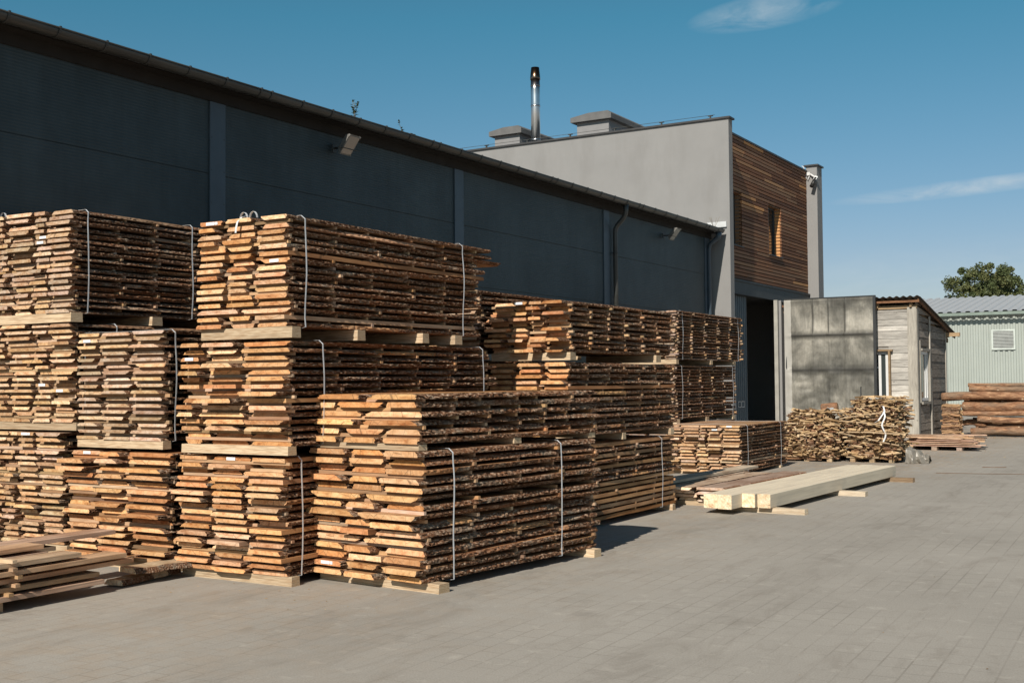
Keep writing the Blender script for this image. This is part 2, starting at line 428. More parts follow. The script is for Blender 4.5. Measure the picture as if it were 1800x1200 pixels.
def bundle(label, xr, yn, Wd, L, z0, layers, pitch, T, nper, pal, seed, rot=0.0, bearers=None, bh=.08, bw=.1, bext=.02,
           straps=(), jit=.03, farj=.06, ns=6, meshes=None, group='bundles of sawn boards stacked outside the hall', cat='lumber bundle',
           tags=(), top_extra=0, loops=False, sideclean=0.0, name='lumber_bundle', long_boards=(), topal=None, sink=0.0, lean=0.0, stick_ext=.0, sjit=.04):
    """board bundle: right near bottom corner at (xr, yn); rot clockwise degrees"""
    q = random.Random(seed)
    a = -R(rot)
    cx, cy = -Wd/2, L/2
    ex = xr + cx*math.cos(a) - cy*math.sin(a); ey = yn + cx*math.sin(a) + cy*math.cos(a)
    root = empty(name, (ex, ey, z0), a)
    tag(root, label, cat, group)
    zb = bh if bearers is not None else 0.0
    if bearers is not None:
        for i, yy in enumerate(bearers):
            be = link('bearer', BEARERS[q.randrange(4)], root, loc=(q.uniform(-.01, .02)+bext/2, yy-L/2, bh/2-.001),
                 scale=(Wd+bext, bw*q.uniform(.9, 1.15), bh-.002), rot=(0, 0, q.uniform(-.02, .02)), color=shade((.70, .575, .41), q.uniform(.85, 1.1)))
    pool = meshes or LIVE
    boards = 0
    stp = [.075+(L-.13)*i/(ns-1) for i in range(ns)]
    nst = 0; stuffstick = MB(); stuffboard = 0
    ztop = zb
    cc_ = [0]
    for i in range(nper): cc_.append(cc_[-1]+q.uniform(.85, 1.15))
    cols = [c_/cc_[-1] for c_ in cc_]
    for k in range(layers):
        z = zb + k*pitch + T/2
        ztop = zb + k*pitch + T
        n = nper if q.random() < .9 else max(2, nper-1)
        ch = [q.choice(pool) for _ in range(n)]
        if n == nper:
            cols = [c_+(q.gauss(0, .011) if 0 < i_ < nper else 0) for i_, c_ in enumerate(cols)]; ed = [cols[i]+q.gauss(0, .013) for i in range(n+1)]
        else:
            ed = [i/n+q.gauss(0, .02) for i in range(n+1)]
        ed[0] = q.uniform(-.02, .02); ed[-1] = 1+q.uniform(-.012, .012)
        gp = [q.choice((.02, .04, .055, .07, .09)) if nper < 4 else q.choice((.015, .03, .04, .055)) for _ in range(n)]; gp[-1] = 0
        shift = q.gauss(0, .006) + lean*k
        # alternate courses are set in and out so the end shows a stagger
        cj = q.gauss(0, jit*.5)
        for j, (me, w0, t0) in enumerate(ch):
            xl_ = -Wd/2+ed[j]*Wd; w = (ed[j+1]-ed[j])*Wd-gp[j]; x = xl_
            yj = cj + q.gauss(0, jit)*.8
            ye = q.gauss(0, farj)
            for (kk, jj, ex_) in long_boards:
                if kk == k and jj == j: ye = ex_
            Lb = L + ye - yj
            cyb = yj + Lb/2 - L/2
            fx = q.random() < .5
            clean = sideclean and q.random() < sideclean
            if clean: me, w0, t0 = q.choice(CLEAN)
            c_ = tint(pal, q)
            if topal and k >= layers-1: c_ = tint(topal, q)
            mz = T/t0
            o = link('board', me, root, loc=(x+w/2+shift, cyb, z + q.uniform(-.0015, .0015)), rot=(q.uniform(-.0008, .0008), q.uniform(-.006, .006), (math.pi if fx else 0)+q.gauss(0, .0025)),
                     scale=(w/w0, Lb/3.0, mz*q.uniform(.9, 1.0)), color=c_)
            boards += 1
            # paper tags stapled on a few ends
            if (k, j) in tags:
                tm = MB(); tm.box((-.05, -.0015, -.013), (.05, .0015, .013)); tm.box((.055, -.0015, -.012), (.085, .0015, .012)) if q.random() < .4 else None
                tm.build('paper_tag', PAPER, root, loc=(x+w/2+shift, yj-L/2-.004, z))
        if k < layers-1:
            gz = pitch-T
            for i, sy in enumerate(stp):
                if q.random() < .07 and i not in (0,): continue
                yy = sy + (q.gauss(0, sjit) if 0 < i < ns-1 else q.uniform(-.035, .03)) - L/2
                ext = q.uniform(-.05, .025)+stick_ext
                if nst < 96:
                    link('spacer_stick', STICKM, root, loc=(ext/2+shift, yy, zb+k*pitch+T+gz/2), scale=(Wd+ext, q.uniform(.024, .036), gz+.001),
                         rot=(0, 0, q.gauss(0, .006)), color=shade(tint('pale' if q.random() < .6 else pal, q), q.choice((.6, .85, 1.0))))
                else:
                    stuffstick.box((-Wd/2+shift, yy-.017, zb+k*pitch+T), (Wd/2+ext+shift, yy+.017, zb+k*pitch+pitch))
                nst += 1
    if stuffstick.v:
        o = stuffstick.build('spacer_stick', SAWN, root, color=(.62, .45, .25, 1)); o['kind'] = 'stuff'
    for (sy, fl) in straps:
        sm = MB(); yy = sy - L/2
        P = strap_path(Wd+.03, (zb if not fl else zb), ztop, q)
        sm.ribbon([(p[0]+q.uniform(-.001, .001), yy + .006*math.sin(i*.5+seed), p[1]) for i, p in enumerate(P)], .0135, (0, 1, 0))
        sm.build('strap', STRAPM, root)
    if loops:
        lm = MB()
        for dx in (-.06, .05):
            pts = []
            for i in range(15):
                t_ = i/14*math.pi*1.25
                pts.append((loops + dx + .035*math.cos(t_) , -L/2+.12-.02*i/14 - (.14 if i > 11 else 0)*0, ztop+.02+.055*math.sin(t_)))
            lm.ribbon(pts, .02, (0, 1, 0))
        lm.ribbon([(loops+.02, -L/2+.06, ztop+.03), (loops+.01, -L/2+.01, ztop+.015), (loops, -L/2-.03, ztop-.03), (loops-.01, -L/2-.035, ztop-.08), (loops-.02, -L/2-.03, ztop-.12)], .02, (1, 0, 0))
        lm.build('strap_tail', STRAPM, root)
    return root, ztop+z0

# ================================================================ LUMBER BUNDLES
G1 = 'bundles of sawn boards stacked outside the hall'
# front stack (turned a few degrees)
bundle('strapped bundle of golden bark edged boards on the paving, nearest the camera', -5.33, 7.49, 1.22, 2.55, 0, 15, .0708, .044, 3, 'fresh', 11,
       rot=6.0, bearers=(.15, 2.42), bh=.075, bw=.12, bext=.09, straps=((.36, 0), (1.9, 0)), jit=.035, farj=.04, ns=5, tags=((1, 0),), sideclean=.03, lean=.0006)
bundle('unstrapped low pack of boards lying on top of the golden front bundle', -5.36, 7.52, 1.18, 2.6, 1.118, 6, .0715, .044, 3, 'fresh', 12,
       rot=6.0, bearers=(.05, 1.3, 2.5), bh=.05, bext=.0, jit=.02, farj=.03, ns=7, sideclean=.03)
# stack behind it to the left
bundle('ground level strapped bundle in the tallest lit stack, its end beside the front stack', -6.50, 7.22, 1.22, 2.95, 0, 17, .0580, .036, 3, 'orange', 21,
       bearers=(.1, 1.5, 2.8), bh=.08, bw=.1, bext=.04, straps=((.18, 0), (2.3, 0)), jit=.04, farj=.06, ns=6, tags=((16, 1),), sideclean=.18)
bundle('middle strapped bundle of orange boards in the tallest lit stack behind the front stack', -6.47, 7.22, 1.20, 3.15, 1.07, 15, .0592, .036, 3, 'orange', 22,
       bearers=(.05, 1.5, 3.0), bh=.075, bext=.02, straps=((.42, 0), (2.95, 0)), jit=.05, farj=.08, ns=6, tags=((12, 0),), sideclean=.12)
bundle('topmost bundle with curled strap ends and two white straps, highest of the lit stack', -6.50, 7.25, .99, 2.95, 2.035, 16, .0592, .036, 3, 'orange', 23,
       bearers=(.06, .95, 1.9, 2.5), bh=.095, bw=.12, bext=.04, straps=((.20, 0), (2.6, 0)), jit=.03, farj=.07, ns=6, tags=((15, 0), (9, 2)), loops=-.02,
       long_boards=((15, 2, .22), (14, 2, .26), (13, 2, .45), (11, 2, .1), (10, 1, .35)), sideclean=.12)
# left rear stack by the hall wall
bundle('ground level pale bundle at the left edge of the photo, behind the loose plank pile', -9.66, 7.55, 1.45, 3.0, 0, 19, .0595, .034, 5, 'pale', 31,
       bearers=(.1, 2.8), bh=.09, jit=.03, ns=6, tags=((18, 3),), straps=((.5, 0),))
bundle('middle pale bundle at the left edge of the photo, with white end tags', -9.60, 7.62, 1.45, 3.0, 1.215, 17, .0590, .033, 5, 'pale', 32,
       bearers=(.05, 1.5, 2.8), bh=.08, jit=.03, ns=6, tags=((6, 3), (5, 4)), straps=((.5, 0),))
bundle('topmost pale bundle at the left edge of the photo, dark bark side and two straps', -9.62, 7.61, 1.45, 2.2, 2.285, 18, .0583, .036, 5, 'grey', 33,
       bearers=(.05, 1.05, 2.05), bh=.095, bw=.13, jit=.03, farj=.06, ns=5, tags=((13, 3), (12, 3)), straps=((.17, 0), (1.56, 0)), long_boards=((17, 4, .12),), loops=-.55)
# stack between
bundle('lower bundle with ragged orange ends between the left edge stack and the tallest lit stack', -7.90, 7.27, 1.36, 2.6, 0, 15, .0665, .038, 3, 'orange', 41,
       bearers=(.1, 2.4), bh=.08, jit=.06, ns=5, tags=((14, 0),), straps=((.8, 0),))
bundle('upper greyish bundle with regular spacer gaps, right of the left edge stack', -8.03, 7.33, 1.14, 2.6, 1.08, 17, .0600, .030, 3, 'grey', 42,
       bearers=(.05, 2.4), bh=.075, jit=.02, ns=5, tags=((15, 0),), straps=((.12, 0),), stick_ext=.01)
# centre stack
bundle('ground level bundle with clean yellow board edges right behind the front stack', -5.98, 11.15, 1.0, 2.95, 0, 14, .0640, .040, 3, 'fresh', 51,
       bearers=(.1, 2.8), bh=.075, ns=6, straps=((2.45, 0),), sideclean=.5)
bundle('middle dark sided bundle of the centre stack, above the yellow edged one', -5.98, 11.15, 1.0, 2.95, .97, 13, .0645, .040, 3, 'fresh', 52,
       bearers=(.05, 1.4, 2.8), bh=.08, ns=7, sideclean=.12, farj=.05)
bundle('topmost bundle of the centre stack with ragged protruding ends and a warped top board', -5.98, 11.15, .98, 2.95, 1.89, 10, .0585, .034, 4, 'orange', 53,
       bearers=(.1, 2.4), bh=.09, bw=.13, ns=7, jit=.09, tags=((9, 1),), stick_ext=.03, sjit=.015)
# dark stack in shade behind the tallest one
bundle('shaded ground level bundle hidden behind the tallest lit stack', -7.1, 11.0, 1.0, 2.6, 0, 15, .062, .038, 3, 'grey', 61, bearers=(.1, 2.4), ns=5)
bundle('shaded middle bundle behind the tallest lit stack', -7.1, 11.0, 1.0, 2.6, 1.0, 14, .061, .038, 3, 'grey', 62, bearers=(.1, 2.4), ns=5)
bundle('shaded topmost bundle seen between the tallest lit stack and the centre stack', -7.08, 11.1, 1.0, 2.6, 1.94, 12, .0585, .036, 3, 'grey', 63, bearers=(.1, 2.4), ns=5)
# far grey stack by the gate
bundle('ground level bundle of the far grey stack near the gate, mostly hidden', -8.5, 20.05, 1.1, 3.2, 0, 13, .061, .035, 3, 'weather', 71, bearers=(.1, 3.0), ns=7)
bundle('middle bundle of the far grey stack near the gate with two straps', -8.5, 20.05, 1.1, 3.25, .86, 17, .0600, .034, 4, 'weather', 72,
       bearers=(.1, 1.6, 3.1), bh=.09, bw=.14, ns=6, straps=((.3, 0), (3.0, 0)), stick_ext=.02)
bundle('topmost bundle of the far grey stack near the gate, leaning with columns of spacer ends', -8.48, 20.05, 1.1, 3.55, 1.97, 17, .0545, .030, 4, 'weather', 73,
       bearers=(.1, 1.8, 3.1), bh=.09, bw=.12, ns=6, straps=((.3, 0), (3.3, 0)), farj=.12, stick_ext=.05, sjit=.02, lean=.002)
# single low bundle before the gate
bundle('low strapped bundle standing alone before the gate, its lit end beside the squared beams', -7.02, 19.42, 1.42, 2.6, 0, 15, .0560, .034, 5, 'pale', 81,
       bearers=(.15, 2.2), bh=.05, ns=5, straps=((.3, 0), (2.15, 0)), jit=.05, tags=((13, 3), (14, 3)), sideclean=.2)

# ---- foreground pile of clean planks, lower left
q = random.Random(91)
root = empty('plank_pile', (-8.3, 4.9, 0)); tag(root, 'low pile of clean sawn planks in the lower left corner, ends pointing to the yard', 'plank pile')
for i, yy in enumerate((3.9, 5.4)):
    link('bearer', BEARERS[i], root, loc=(0.0, yy-4.9, .04), scale=(1.35, .1, .075), color=tint('weather', q))
ends = [6.32, 6.30, 6.66, 6.55, 6.12, 6.02]
for k in range(6):
    x = -1.5/2
    for j in range(6):
        w = q.uniform(.2, .26)
        if x+w > .76: w = .76-x
        if w < .08: break
        if k == 5 and j == 5: x += w+.01; continue
        ye = (6.05+q.uniform(-.12, .22)) if j < 5 else ends[min(k, 5)]
        if k == 5 and j == 3: ye = 6.86
        ys = 3.2+q.uniform(-.1, .1)
        me, w0, t0 = CLEAN[(k*6+j) % 9]
        link('board', me, root, loc=(x+w/2, (ys+ye)/2-4.9, .1+.0595*k), scale=(w/w0, (ye-ys)/3, .85), rot=(0, 0, q.gauss(0, .002)), color=shade(tint('grey' if k > 3 else 'pale', q), 1.3))
        x += w + q.uniform(.003, .02)
    if k < 5:
        for yy in (3.7, 4.6, 5.5):
            link('spacer_stick', STICKM, root, loc=(0, yy-4.9+q.gauss(0, .03), .1+.0595*k+.0295), scale=(1.5, .04, .0255), color=tint('pale', q))
# ---- two slabs fallen at the foot of the ragged stack
for i, (x, y, l_, lab) in enumerate([(-7.72, 6.98, .55, 'short bark edged slab lying uppermost at the foot of the ragged orange stack'), (-7.80, 6.92, .7, 'longer bark edged slab lying on the paving at the foot of the ragged orange stack')]):
    me, w0, t0 = LIVE[i*3+2]
    t_ = link('loose_slab', me, None, loc=(x, y, [.115, .04][i]), scale=(1, l_/3, 1.1), rot=(.0, math.pi*i*0, R([-8, 6][i])), color=(.95, .80, .58, 1))
    tag(t_, lab, 'slab')

# ---- low layer of boards beside the beams
bundle('flat low layer of wide boards between the centre stack and the squared beams', -5.42, 14.5, 1.45, 2.6, 0, 4, .052, .038, 4, 'bleached', 95, rot=2.6,
       bearers=(.1, 2.3), bh=.06, ns=3, farj=.3, jit=.06, name='board_layer', cat='board stack')
q = random.Random(96)
for i, (x, y0_, y1_, z, rz, lab) in enumerate([
        (-5.30, 15.6, 19.2, .105, -2.8, 'long pale plank lying nearest the squared beams'),
        (-5.62, 16.2, 19.0, .085, -2.0, 'middle of three pale planks lying left of the squared beams'),
        (-5.98, 17.2, 18.95, .085, -3.4, 'short pale plank lying farthest left of the squared beams'),
        (-6.35, 14.7, 17.9, .285, -1.5, 'long greyish plank lying on top of the flat board layer by the centre stack')]):
    me, w0, t0 = CLEAN[i*2]
    o = link('loose_plank', me, None, loc=(x, (y0_+y1_)/2, z), scale=(.28/w0, (y1_-y0_)/3, .9), rot=(0, .0, R(rz)), color=shade((.95, .86, .70), q.uniform(.9, 1.05)))
    tag(o, lab, 'plank')
for i, y in enumerate((17.0, 18.6)):
    o = link('bearer_block', BEARERS[i], None, loc=(-5.7, y, .033), scale=(1.15, .09, .066), color=tint('weather', q))
    tag(o, ['nearer', 'farther'][i]+' cross batten under the loose pale planks left of the beams', 'timber block')

# ---- squared beams on blocks
def beam(x, y, L, w, hgt, z, label, seed):
    q = random.Random(seed); mb = MB(); n = 14; bv = .006
    vs = []
    for i in range(n+1):
        yy = -L/2+L*i/n; dx = noise.noise(Vector((seed, yy*.5, 0)))*.006
        for (a, c_) in ((-w/2+bv, -hgt/2), (w/2-bv, -hgt/2), (w/2, -hgt/2+bv), (w/2, hgt/2-bv), (w/2-bv, hgt/2), (-w/2+bv, hgt/2), (-w/2, hgt/2-bv), (-w/2, -hgt/2+bv)):
            vs.append((a+dx, yy, c_))
    fs = []; ms = []
    for i in range(n):
        for k in range(8):
            fs.append((i*8+k, (i+1)*8+k, (i+1)*8+(k+1) % 8, i*8+(k+1) % 8)[::-1]); ms.append(0)
    mb.v = vs; mb.f = [list(f_) for f_ in fs] + [list(range(8)), list(range(n*8, n*8+8))[::-1]]
    mb.m = ms+[1, 1]; mb.r = [0]*len(mb.f); mb.sm = [False]*len(mb.f)
    a = -R(2.65)
    o = mb.build('squared_beam', [BEAMW, BEAME], None, loc=(x - (L/2)*math.sin(a), y+(L/2)*math.cos(a), z+hgt/2), rot=(0, 0, a), color=(.80, .70, .53, 1))
    return tag(o, label, 'beam', 'squared beams lying on blocks')
m, nt, b = newmat('planed_wood', .7, spec=.15); h = N(nt); oi = h.objinfo(); of_ = h.randoff(oi)
n1 = h.noise(h.coord(scale=(14, .5, 14), off=of_), 2.5, 5, .6, .3); n2 = h.noise(h.coord(scale=(1, .35, 1), off=of_), 2.2, 4, .6)
c = h.mix(1.0, (.70, .61, .47), h.ramp(n1, [(.3, .86), (.65, 1.07)]), 'MULTIPLY')
c = h.mix(h.ramp(n2, [(.5, 0.0), (.75, .45)]), c, (.40, .35, .29))
kn = h.n('ShaderNodeTexVoronoi'); h.l(h.coord(scale=(3, 1.1, 3), off=of_), kn.inputs['Vector']); kn.inputs['Scale'].default_value = 1.5
c = h.mix(h.ramp(kn.outputs['Distance'], [(.03, .75), (.06, 0.0)]), c, (.22, .12, .06))
h.l(c, b.inputs['Base Color']); h.bump(b, n1, .2, .003); BEAMW = m; BEAME = END
beam(-4.782, 14.05, 5.6, .168, .172, .07, 'squared timber beam outermost on the yard side, its whole long face in view', 1)
beam(-4.97, 14.03, 5.58, .168, .172, .07, 'squared timber beam second from the yard side, end set back with the outermost', 2)
beam(-5.16, 13.70, 5.9, .182, .176, .07, 'squared timber beam whose end juts out beside the two set back beams', 3)
beam(-5.365, 13.76, 5.75, .185, .172, .07, 'squared timber beam farthest from the yard, next to the flat board layer', 4)
for (x0, x1, y, hh_, pal_, lab) in [(-5.45, -4.28, 14.2, .068, (.8, .7, .54, 1), 'pale block under the near ends of the squared beams'),
                                (-5.3, -4.2, 16.8, .068, (.8, .72, .58, 1), 'pale block under the middle of the squared beams'),
                                (-5.1, -4.1, 19.65-.25, .068, (.4, .3, .2, 1), 'brown bark edged block under the far ends of the squared beams')]:
    o = link('bearer_block', BEARERS[2], None, loc=((x0+x1)/2, y, .034), scale=(x1-x0, .13, hh_), rot=(0, 0, -R(3)), color=pal_); tag(o, lab, 'timber block')

# ================================================================ PRODUCTION HALL
HX = -10.9
m, nt, b = newmat('hall_panel', .5, spec=.4); h = N(nt)
pn = h.noise(h.coord(), 1.1, 4, .6)
c = h.mix(h.ramp(pn, [(.35, 0.0), (.7, 1.0)]), (.025, .040, .047), (.042, .062, .071))
c = h.mix(.5, c, h.ramp(h.noise(h.coord(scale=(1, 1, .12)), 5, 5, .7), [(.3, .68), (.7, 1.3)]), 'MULTIPLY')
h.l(c, b.inputs['Base Color'])
w = h.n('ShaderNodeTexWave', wave_type='BANDS', bands_direction='Z'); h.l(h.coord(), w.inputs[0]); w.inputs['Scale'].default_value = 8.5
h.bump(b, h.math('ADD', h.math('MULTIPLY', w.outputs[0], .6), h.noise(h.coord(), 180, 2, .5)), .6, .004)
PANEL = m
STRIP = simple('cover_strip', (.06, .085, .11), .45, var=.1, spec=.45)
DARKM = simple('dark_trim', (.05, .053, .052), .5, var=.25, nscale=9, spec=.4, dirt=(.12, .12, .10))
SOFF = simple('soffit', (.022, .02, .018), .8, var=.2)
GUT = simple('gutter_metal', (.045, .048, .046), .4, var=.35, nscale=3, spec=.5, vscale=(1, .3, 1), dirt=(.085, .08, .07))
ROOFM = simple('roof_sheet', (.16, .17, .165), .6, var=.12)
hall = empty('production_hall', (HX, 14, 0)); tag(hall, 'long dark grey hall of horizontal metal panels with a gutter along its low eave', 'building')
def hb(name, mats, boxes, par=hall, orig=(HX, 14, 0)):
    mb = MB()
    for a_, b_ in boxes: mb.box([a_[i]-orig[i] for i in range(3)], [b_[i]-orig[i] for i in range(3)])
    return mb.build(name, mats, par)
seams = [0, 1.26, 2.29, 3.32, 4.35, 5.30]
bx = []
for i in range(5):
    bx.append(((HX-.12, -3, seams[i]+.006), (HX, 28.2, seams[i+1]-.006)))
hb('wall', PANEL, bx+[((HX-.13, -3, 0), (HX-.012, 28.2, 5.3))])
hb('end_wall', PANEL, [((-26, -3.12, 0), (HX, -3.0, 5.6))])
for y in (-.9, 5.05, 10.71, 16.34, 22.0, 27.75):
    st_ = hb('cover_strip', STRIP, [((HX+.001, y, 0), (HX+.022, y+.27 if y < 27 else y+.3, 5.28))])
    sc_ = MB()
    for z in [k*.42+.2 for k in range(12)]:
        for dy in (.025, .245): sc_.tube([(HX+.021-HX, y+dy-14, z), (HX+.026-HX, y+dy-14, z)], .008, 6)
    sc_.build('screw', DARKM, st_)
hb('fascia', SOFF, [((HX+.002, -3, 5.285), (HX+.03, 28.2, 5.42)), ((HX-.05, -3, 5.42), (HX+.2, 28.2, 5.44))])
# roof sheet, low pitch
mb = MB(); p_ = [(HX+.22, 5.53), (-18.5, 6.25), (-26, 5.6)]
for (xa, za), (xb, zb) in zip(p_[:-1], p_[1:]):
    mb.add([(xa-HX, -3.3-14, za), (xa-HX, 28.2-14, za), (xb-HX, 28.2-14, zb), (xb-HX, -3.3-14, zb), (xa-HX, -3.3-14, za-.06), (xa-HX, 28.2-14, za-.06), (xb-HX, 28.2-14, zb-.06), (xb-HX, -3.3-14, zb-.06)],
           [(0, 1, 2, 3), (7, 6, 5, 4), (0, 4, 5, 1), (3, 2, 6, 7), (0, 3, 7, 4), (1, 5, 6, 2)])
mb.build('roof', ROOFM, hall)
hb('eave_flashing', GUT, [((HX+.215, -3.3, 5.44), (HX+.235, 28.2, 5.535)), ((HX+.235, -3.3, 5.525), (HX+.30, 28.2, 5.54))])
# half round gutter
def halfpipe(y0, y1, cx, cz, rad, th, mat, name, par, n=12):
    mb = MB(); vs = []
    segs = 60
    for i in range(segs+1):
        y = y0+(y1-y0)*i/segs
        dz = .006*math.sin(i*.9)*0
        for rr in (rad, rad-th):
            for k in range(n+1):
                an = math.pi + math.pi*k/n
                vs.append((cx+rr*math.cos(an)-HX, y-14, cz+dz+rr*math.sin(an)))
    S2 = 2*(n+1)
    fs = []
    for i in range(segs):
        for k in range(n):
            fs.append((i*S2+k, i*S2+k+1, (i+1)*S2+k+1, (i+1)*S2+k))
            b_ = n+1
            fs.append((i*S2+b_+k+1, i*S2+b_+k, (i+1)*S2+b_+k, (i+1)*S2+b_+k+1))
        fs.append((i*S2+n, i*S2+2*n+1, (i+1)*S2+2*n+1, (i+1)*S2+n))
    for i in (0, segs):
        fs.append([i*S2+k for k in range(n+1)])
    mb.add(vs, fs, 0, .5, True)
    mb.tube([(cx+rad-HX, y0-14, cz+.004), (cx+rad-HX, y1-14, cz+.004)], .011, 8)
    return mb.build(name, mat, par)
gx, gz_, gr = HX+.325, 5.49, .085
gut = halfpipe(-3.2, 28.15, gx, gz_, gr, .004, GUT, 'gutter', hall)
bm_ = MB()
pts = [(gr*1.06*math.cos(math.pi+math.pi*k/12), 0, gr*1.06*math.sin(math.pi+math.pi*k/12)) for k in range(13)]
bm_.ribbon([(p[0], 0, p[2]) for p in pts], .03, (0, 1, 0), -.004)
bm_.box((gr-.01, -.012, -.004), (gr+.014, .012, .022))
bme = bm_.mesh('bracket', [DARKM])
y = 3.4
k = 0
while y < 28.1 and k < 98:
    link('bracket', bme, gut, loc=(gx-HX, y-14, gz_)); y += .62 if k % 7 else .2; k += 1
# downpipes: outlet, swan neck, pipe
def downpipe(y, full=True):
    mb = MB()
    P = [(gx, y, gz_-.06), (gx, y, gz_-.2), (gx-.01, y, gz_-.27), (gx-.06, y, gz_-.36), (HX+.13, y-.02, gz_-.5), (HX+.085, y-.02, gz_-.58), (HX+.08, y-.02, gz_-.68), (HX+.08, y-.02, .25)]
    mb.tube([(p[0]-HX, p[1]-14, p[2]) for p in P], [.065, .05, .05, .05, .05, .05, .05, .05], 14)
    o = mb.build('downpipe', GUT, hall)
    cm = MB()
    for z in (4.4, 3.0, 1.6): cm.tube([(.08, y-.02-14, z-.015), (.08, y-.02-14, z+.015)], .056, 14); cm.box((0.0, y-.03-14, z-.01), (.05, y-.01-14, z+.01))
    cm.build('pipe_clamp', DARKM, o)
downpipe(22.45); downpipe(4.6)
mb = MB(); mb.tube([(gx-HX, 27.93-14, gz_-.08), (gx-HX-.01, 27.93-14, gz_-.2), (HX+.1-HX, 27.93-14, gz_-.36), (.06, 27.93-14, gz_-.5), (.06, 27.93-14, .25)], [.09, .07, .05, .05, .05], 12)
mb.build('downpipe', STRIP, hall)

# ---- floodlights
FLH = simple('floodlight_housing', (.17, .165, .155), .5, var=.2, nscale=12, spec=.5)
m, nt, b = newmat('floodlight_glass', .15, spec=.8); b.inputs['Base Color'].default_value = (.30, .30, .28, 1); FLG = m
def floodlight(y, z, label):
    root = empty('floodlight', (HX+.03, y, z)); tag(root, label, 'floodlight', 'floodlights on the hall wall')
    mb = MB(); M = Matrix.Translation((.27, 0, .04)) @ Matrix.Rotation(R(-52), 4, 'Y')
    # tapered housing, front faces down and outwards
    def tr(a): return [M @ Vector(p) for p in a]
    w_, h_, d_ = .125, .165, .042
    vs = tr([(-h_, -w_, -d_), (h_, -w_, -d_), (h_, w_, -d_), (-h_, w_, -d_), (-h_*.7, -w_*.8, d_), (h_*.7, -w_*.8, d_), (h_*.7, w_*.8, d_), (-h_*.7, w_*.8, d_)])
    mb.add(vs, [(0, 3, 2, 1), (4, 5, 6, 7), (0, 1, 5, 4), (1, 2, 6, 5), (2, 3, 7, 6), (3, 0, 4, 7)])
    for sx_ in (-1, 1):
        for sy_ in (-1, 1): mb.box((sx_*h_*.9-.012, sy_*w_*.9-.012, -d_-.012), (sx_*h_*.9+.012, sy_*w_*.9+.012, -d_+.02), M=M)
    mb.build('housing', FLH, root)
    mb = MB(); mb.box((-h_*.86, -w_*.88, -d_-.006), (h_*.86, w_*.88, -d_-.001), M=M); mb.build('glass', FLG, root)
    mb = MB(); mb.box((0, -.04, -.06), (.02, .04, .06)); mb.tube([(.01, 0, 0), (.14, 0, -.0), (.26, 0, -.02)], .014, 8); mb.tube([(.27, -.2, -.03), (.27, .2, -.03)], .01, 8)
    mb.build('mounting_arm', DARKM, root)
floodlight(13.15, 5.08, 'grey floodlight on the hall wall under the gutter, nearest the left edge stack')
floodlight(25.1, 5.05, 'grey floodlight on the hall wall near the downpipe, close to the office block')

# ---- weeds in the gutter
LEAF = simple('weed_leaf', (.09, .115, .04), .7, var=.35, nscale=20)
STEM = simple('weed_stem', (.16, .12, .07), .8)
def weed(y, hgt, n, seed, label, dry=False):
    q = random.Random(seed); root = empty('weed', (gx, y, gz_-.03)); tag(root, label, 'weed', 'weeds growing in the gutter')
    sm_ = MB(); lf = MB()
    for s_ in range(3 if n > 20 else (6 if dry else 1)):
        dx, dy = q.uniform(-.03, .03)*(3 if dry else 1), q.uniform(-.05, .05)*(3 if dry else 1)
        hh_ = hgt*q.uniform(.75, 1)
        pts = [(dx*t_*1.4, dy*t_*1.8+.01*math.sin(t_*5), hh_*t_) for t_ in (0, .25, .5, .75, 1)]
        sm_.tube(pts, [.005, .004, .0035, .003, .002], 5)
        if dry: continue
        for i in range(n//(3 if n > 20 else 1)):
            t_ = q.uniform(.25, 1.0); c0 = Vector((dx*t_*1.4, dy*t_*1.8, hh_*t_)); an = q.uniform(0, 6.28)
            d_ = Vector((math.cos(an), math.sin(an), q.uniform(.1, .9))).normalized(); l_ = q.uniform(.035, .06)
            s2 = d_.cross(Vector((0, 0, 1))).normalized()*l_*.28
            lf.add([c0, c0+d_*l_*.5+s2, c0+d_*l_, c0+d_*l_*.5-s2], [(0, 1, 2, 3)])
    sm_.build('stem', STEM, root)
    if lf.v: lf.build('leaves', LEAF, root)
weed(13.25, .36, 60, 3, 'bushy green weed sprouting from the gutter above the nearer floodlight')
weed(14.45, .26, 14, 4, 'small thin weed sprouting from the gutter, right of the bushy one')
weed(27.6, .32, 0, 5, 'dry brown weed stalks at the far end of the gutter by the plaster wall', True)
mm = MB(); q = random.Random(8)
for i in range(60):
    yy = 14.3+abs(q.gauss(0, .25)); mm.box((gx-.05+q.uniform(-.02, .09), yy, gz_-.02), (gx-.02+q.uniform(-.02, .09), yy+.04, gz_+q.uniform(.0, .035)))
o = mm.build('moss', simple('moss', (.10, .085, .05), .95, var=.4, nscale=30)); tag(o, 'dead leaves and moss lying in the gutter below the thin weed', 'moss', kind='stuff')

